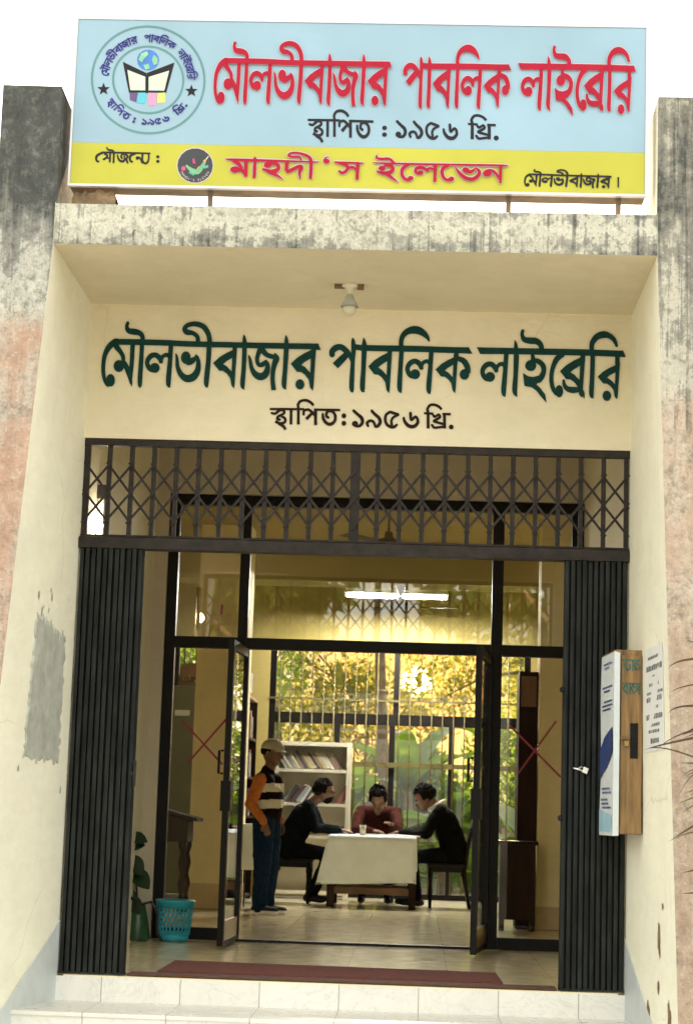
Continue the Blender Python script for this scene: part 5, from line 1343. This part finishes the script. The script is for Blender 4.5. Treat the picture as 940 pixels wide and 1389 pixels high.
p2, h2 = sitter('young man in a black sweatshirt with pale collar bowed over the table', (.70, 9.42, 0), math.pi, M['black_tee'], M['dark_trouser'], (.235, 0, 1.10), (1, .05, -.55), (.135, 0, 1.04), (.075, 1.0),
    [(.43, -.12, .74), (.45, .13, .74)], [(.20, -.25, .74), (.22, .25, .74)], [(.35, -.12, .50), (.35, .12, .50)], [(.33, -.10, .09), (.28, .10, .09)], back=-.08, seed=6, bulk=1.05, hs=1.05)
cl = MB(); pts = [(.105+.072*math.cos(t), .078*math.sin(t), 1.025-.045*math.cos(t)) for t in [2*math.pi*i/18 for i in range(19)]]
cl.tube(pts, .024, 8, caps=False).build('pale_collar', M['white_knit'], p2)
p3, h3 = sitter('reader in a maroon shirt bent over the far side of the white table', (-.02, 10.30, 0), -math.pi/2, M['maroon_check'], M['dark_trouser'], (.30, .0, 1.08), (1, 0, -.75), (.20, 0, 1.0), (.14, .965),
    [(.47, -.04, .745), (.42, .16, .80)], [(.34, -.215, .75), (.32, .225, .75)], [(.44, -.12, .50), (.44, .12, .50)], [(.62, -.13, .09), (.62, .13, .09)], seed=9, bulk=.85, hs=1.12)

# ------------------------------------------------------------------ garden beyond the window, and the street tree behind the viewer
def leaf_cloud(name, centres, n, size, mat, parent, seed, flat=1.0):
    g = np.random.default_rng(seed); cs = np.array([c[:3] for c in centres]); rs = np.array([c[3] for c in centres])
    i = g.choice(len(cs), n, p=rs**2/np.sum(rs**2)); d = g.normal(size=(n, 3)); d /= np.linalg.norm(d, axis=1)[:, None]
    P = cs[i]+d*(rs[i]*g.uniform(.25, 1.0, n)**.6)[:, None]*np.array([1, 1, flat])
    a = g.normal(size=(n, 3)); a /= np.linalg.norm(a, axis=1)[:, None]; b = np.cross(a, g.normal(size=(n, 3))); b /= np.linalg.norm(b, axis=1)[:, None]
    s_ = size*g.uniform(.6, 1.3, n)[:, None]; w_ = s_*.42
    v = np.stack([P-a*s_, P+b*w_, P+a*s_, P-b*w_], 1).reshape(-1, 3)
    me = bpy.data.meshes.new(name); me.from_pydata(v.tolist(), [], np.arange(4*n).reshape(n, 4).tolist()); me.materials.append(mat); me.update()
    return link(bpy.data.objects.new(name, me), parent)
def tree(label, x, y, h, cz, cr, n, leaf, mat, seed, group, name='garden_tree', gz=-.12):
    r_ = random.Random(seed); t = thing(name, label, 'tree', (x, y, gz), 0, group); tr_ = MB(); top = Vector((r_.uniform(-.3, .3), r_.uniform(-.3, .3), h*.8))
    tr_.tube([(0, 0, 0), (r_.uniform(-.1, .1), 0, h*.3), tuple(top*.6), tuple(top)], [.035*h*.5, .026*h*.5, .018*h*.5, .006*h*.5], 8); cen = []
    for k in range(11):
        a = 2*math.pi*k/11+r_.uniform(-.3, .3); rr_ = cr*r_.uniform(.35, .95); e = Vector((rr_*math.cos(a), rr_*math.sin(a), cz+r_.uniform(-.5, .6)*(h-cz))); s_ = top*r_.uniform(.45, .9)
        tr_.tube([tuple(s_), tuple((s_+e)/2+Vector((0, 0, .1*h*r_.random()))), tuple(e)], [.012*h*.5, .008*h*.5, .003*h*.5], 5); cen.append((*e, cr*r_.uniform(.28, .52)))
    cen.append((0, 0, cz+(h-cz)*.4, cr*.5)); tr_.build('trunk', M['bark'], t); leaf_cloud('crown', cen, n, leaf, mat, t, seed); return t
gg = 'trees behind the rear window'
tree('slim olive-leafed tree left of the low sun behind the rear window', -2.1, 24.5, 6.4, 3.2, 1.9, 5200, .075, M['leaf_b'], 1, gg)
tree('broad green tree at the left edge of the garden behind the rear window', -3.6, 20.0, 5.2, 2.6, 1.9, 5600, .075, M['leaf_a'], 2, gg)
tree('tree to the right of the low sun behind the rear window', 2.7, 27.0, 6.6, 3.2, 2.3, 6800, .075, M['leaf_b'], 3, gg)
tree('bushy green tree low behind the right mullions of the rear window', 1.7, 20.5, 2.9, 1.5, 1.1, 3600, .07, M['leaf_a'], 4, gg)
tree('tall hazy tree standing farthest back beyond the garden wall', -1.0, 40.0, 6.2, 2.6, 2.4, 7500, .085, M['leaf_b'], 5, gg)
tree('tall tree farthest back on the right of the garden', 4.9, 42.0, 8.0, 4.0, 3.0, 5000, .11, M['leaf_a'], 6, gg)
tree('tall tree farthest back on the left of the garden', -5.4, 38.0, 8.5, 4.2, 3.0, 5000, .11, M['leaf_a'], 8, gg)
tree('low rounded bush in front of the garden wall, under the low sun', .45, 21.8, 2.7, 1.15, 1.0, 7500, .07, M['leaf_a'], 9, gg)  # bush added to keep low sun over the wall off the floor
def banana(label, x, y, n, L_, seed, hs=1.0):
    r_ = random.Random(seed); b = thing('banana_plant', label, 'plant', (x, y, -.12), 0, 'banana plants behind the rear window')
    MB().tube([(0, 0, 0), (.03, 0, .6*hs), (.0, .02, 1.2*hs)], [.10, .085, .05], 9).build('stem', M['bark'], b)
    for k in range(n):
        a = 2*math.pi*k/n+r_.uniform(-.4, .4); el = r_.uniform(.15, 1.2); d = Vector((math.cos(a)*math.cos(el), math.sin(a)*math.cos(el), math.sin(el)))
        big_leaf(MB(), (0, 0, 1.15*hs), d, L_*r_.uniform(.7, 1.15), .42*r_.uniform(.8, 1.2), .75, 12).build('leaf', M['banana'], b)
for i, (lb, x, y, n, L_, hs) in enumerate((('banana plant nearest the rear window, left of the palm trunk', -.55, 14.6, 9, 1.15, .8), ('banana plant between the palm trunk and the right mullion', .75, 15.5, 9, 1.2, .75), ('banana plant at the right end of the rear window', 1.75, 14.3, 9, 1.1, .65),
        ('banana plant in the middle of the garden behind the palm trunk', .25, 18.0, 9, 1.8, 1.2), ('banana plant behind the white bookshelf', -1.5, 16.2, 9, 1.7, 1.25), ('banana plant seen through the narrow rear window', -3.2, 15.5, 8, 1.6, .9))):
    banana(lb, x, y, n, L_, 30+i, hs)
pq = on_y(524, 1100, 15.0); pm = thing('palm_tree', 'straight pale palm trunk rising behind the middle mullion of the rear window', 'tree', (pq.x, 15.0, -.12))
MB().tube([(.03, 0, 0), (.0, 0, .8), (-.05, 0, 1.6), (-.12, 0, 2.6), (-.2, 0, 4.6)], [.11, .09, .08, .075, .065], 10).build('trunk', M['bark'], pm)
for k in range(9):
    a = 2*math.pi*k/9; fr = MB(); fr.tube([(-.2, 0, 4.6), (-.2+.9*math.cos(a), .9*math.sin(a), 5.2), (-.2+1.9*math.cos(a), 1.9*math.sin(a), 4.6)], [.02, .014, .005], 5)
    for i in range(22):
        t = i/21; c0_ = Vector((-.2+1.9*t*math.cos(a), 1.9*t*math.sin(a), 4.6+2.4*t*(1-t)*1.0)); sd = Vector((-math.sin(a), math.cos(a), 0))
        for s_ in (-1, 1): e = c0_+sd*s_*.45*(1-.5*t)+Vector((0, 0, -.25)); fr.add([c0_, c0_+Vector((math.cos(a), math.sin(a), 0))*.035, e], [(0, 1, 2)])
    fr.build('frond', M['leaf_b'], pm)
leaf_cloud_hedge = tag(leaf_cloud('undergrowth', [(x, y, .05+.2*((x*7+y) % 1), .55) for x in np.arange(-5, 5.1, .5) for y in (17.0, 19.0, 21.5)], 9000, .11, M['leaf_a'], None, 77, .8), kind='stuff')
gw = MB().box(-14, 14, 23.0, 23.25, -.15, 1.15).box(-14, 14, 22.97, 23.28, 1.151, 1.22).build('boundary_wall', M['mossy']); tag(gw, 'mossy brown boundary wall at the end of the garden', 'wall')
# roadside tree behind the viewer (its dark crown shows only as a reflection in the glass)
for i, (x, y, h, cz, cr, n) in enumerate(((-4.0, -31, 12.0, 7.7, 4.6, 15000), (4.9, -32, 13.0, 9.0, 4.6, 12000))):
    tree(['spreading roadside tree across the yard, left of the entrance axis', 'spreading roadside tree across the yard, right of the entrance axis'][i], x, y, h, cz, cr, n, .26, M['leaf_a'], 50+i, 'roadside trees', 'roadside_tree', GZ)
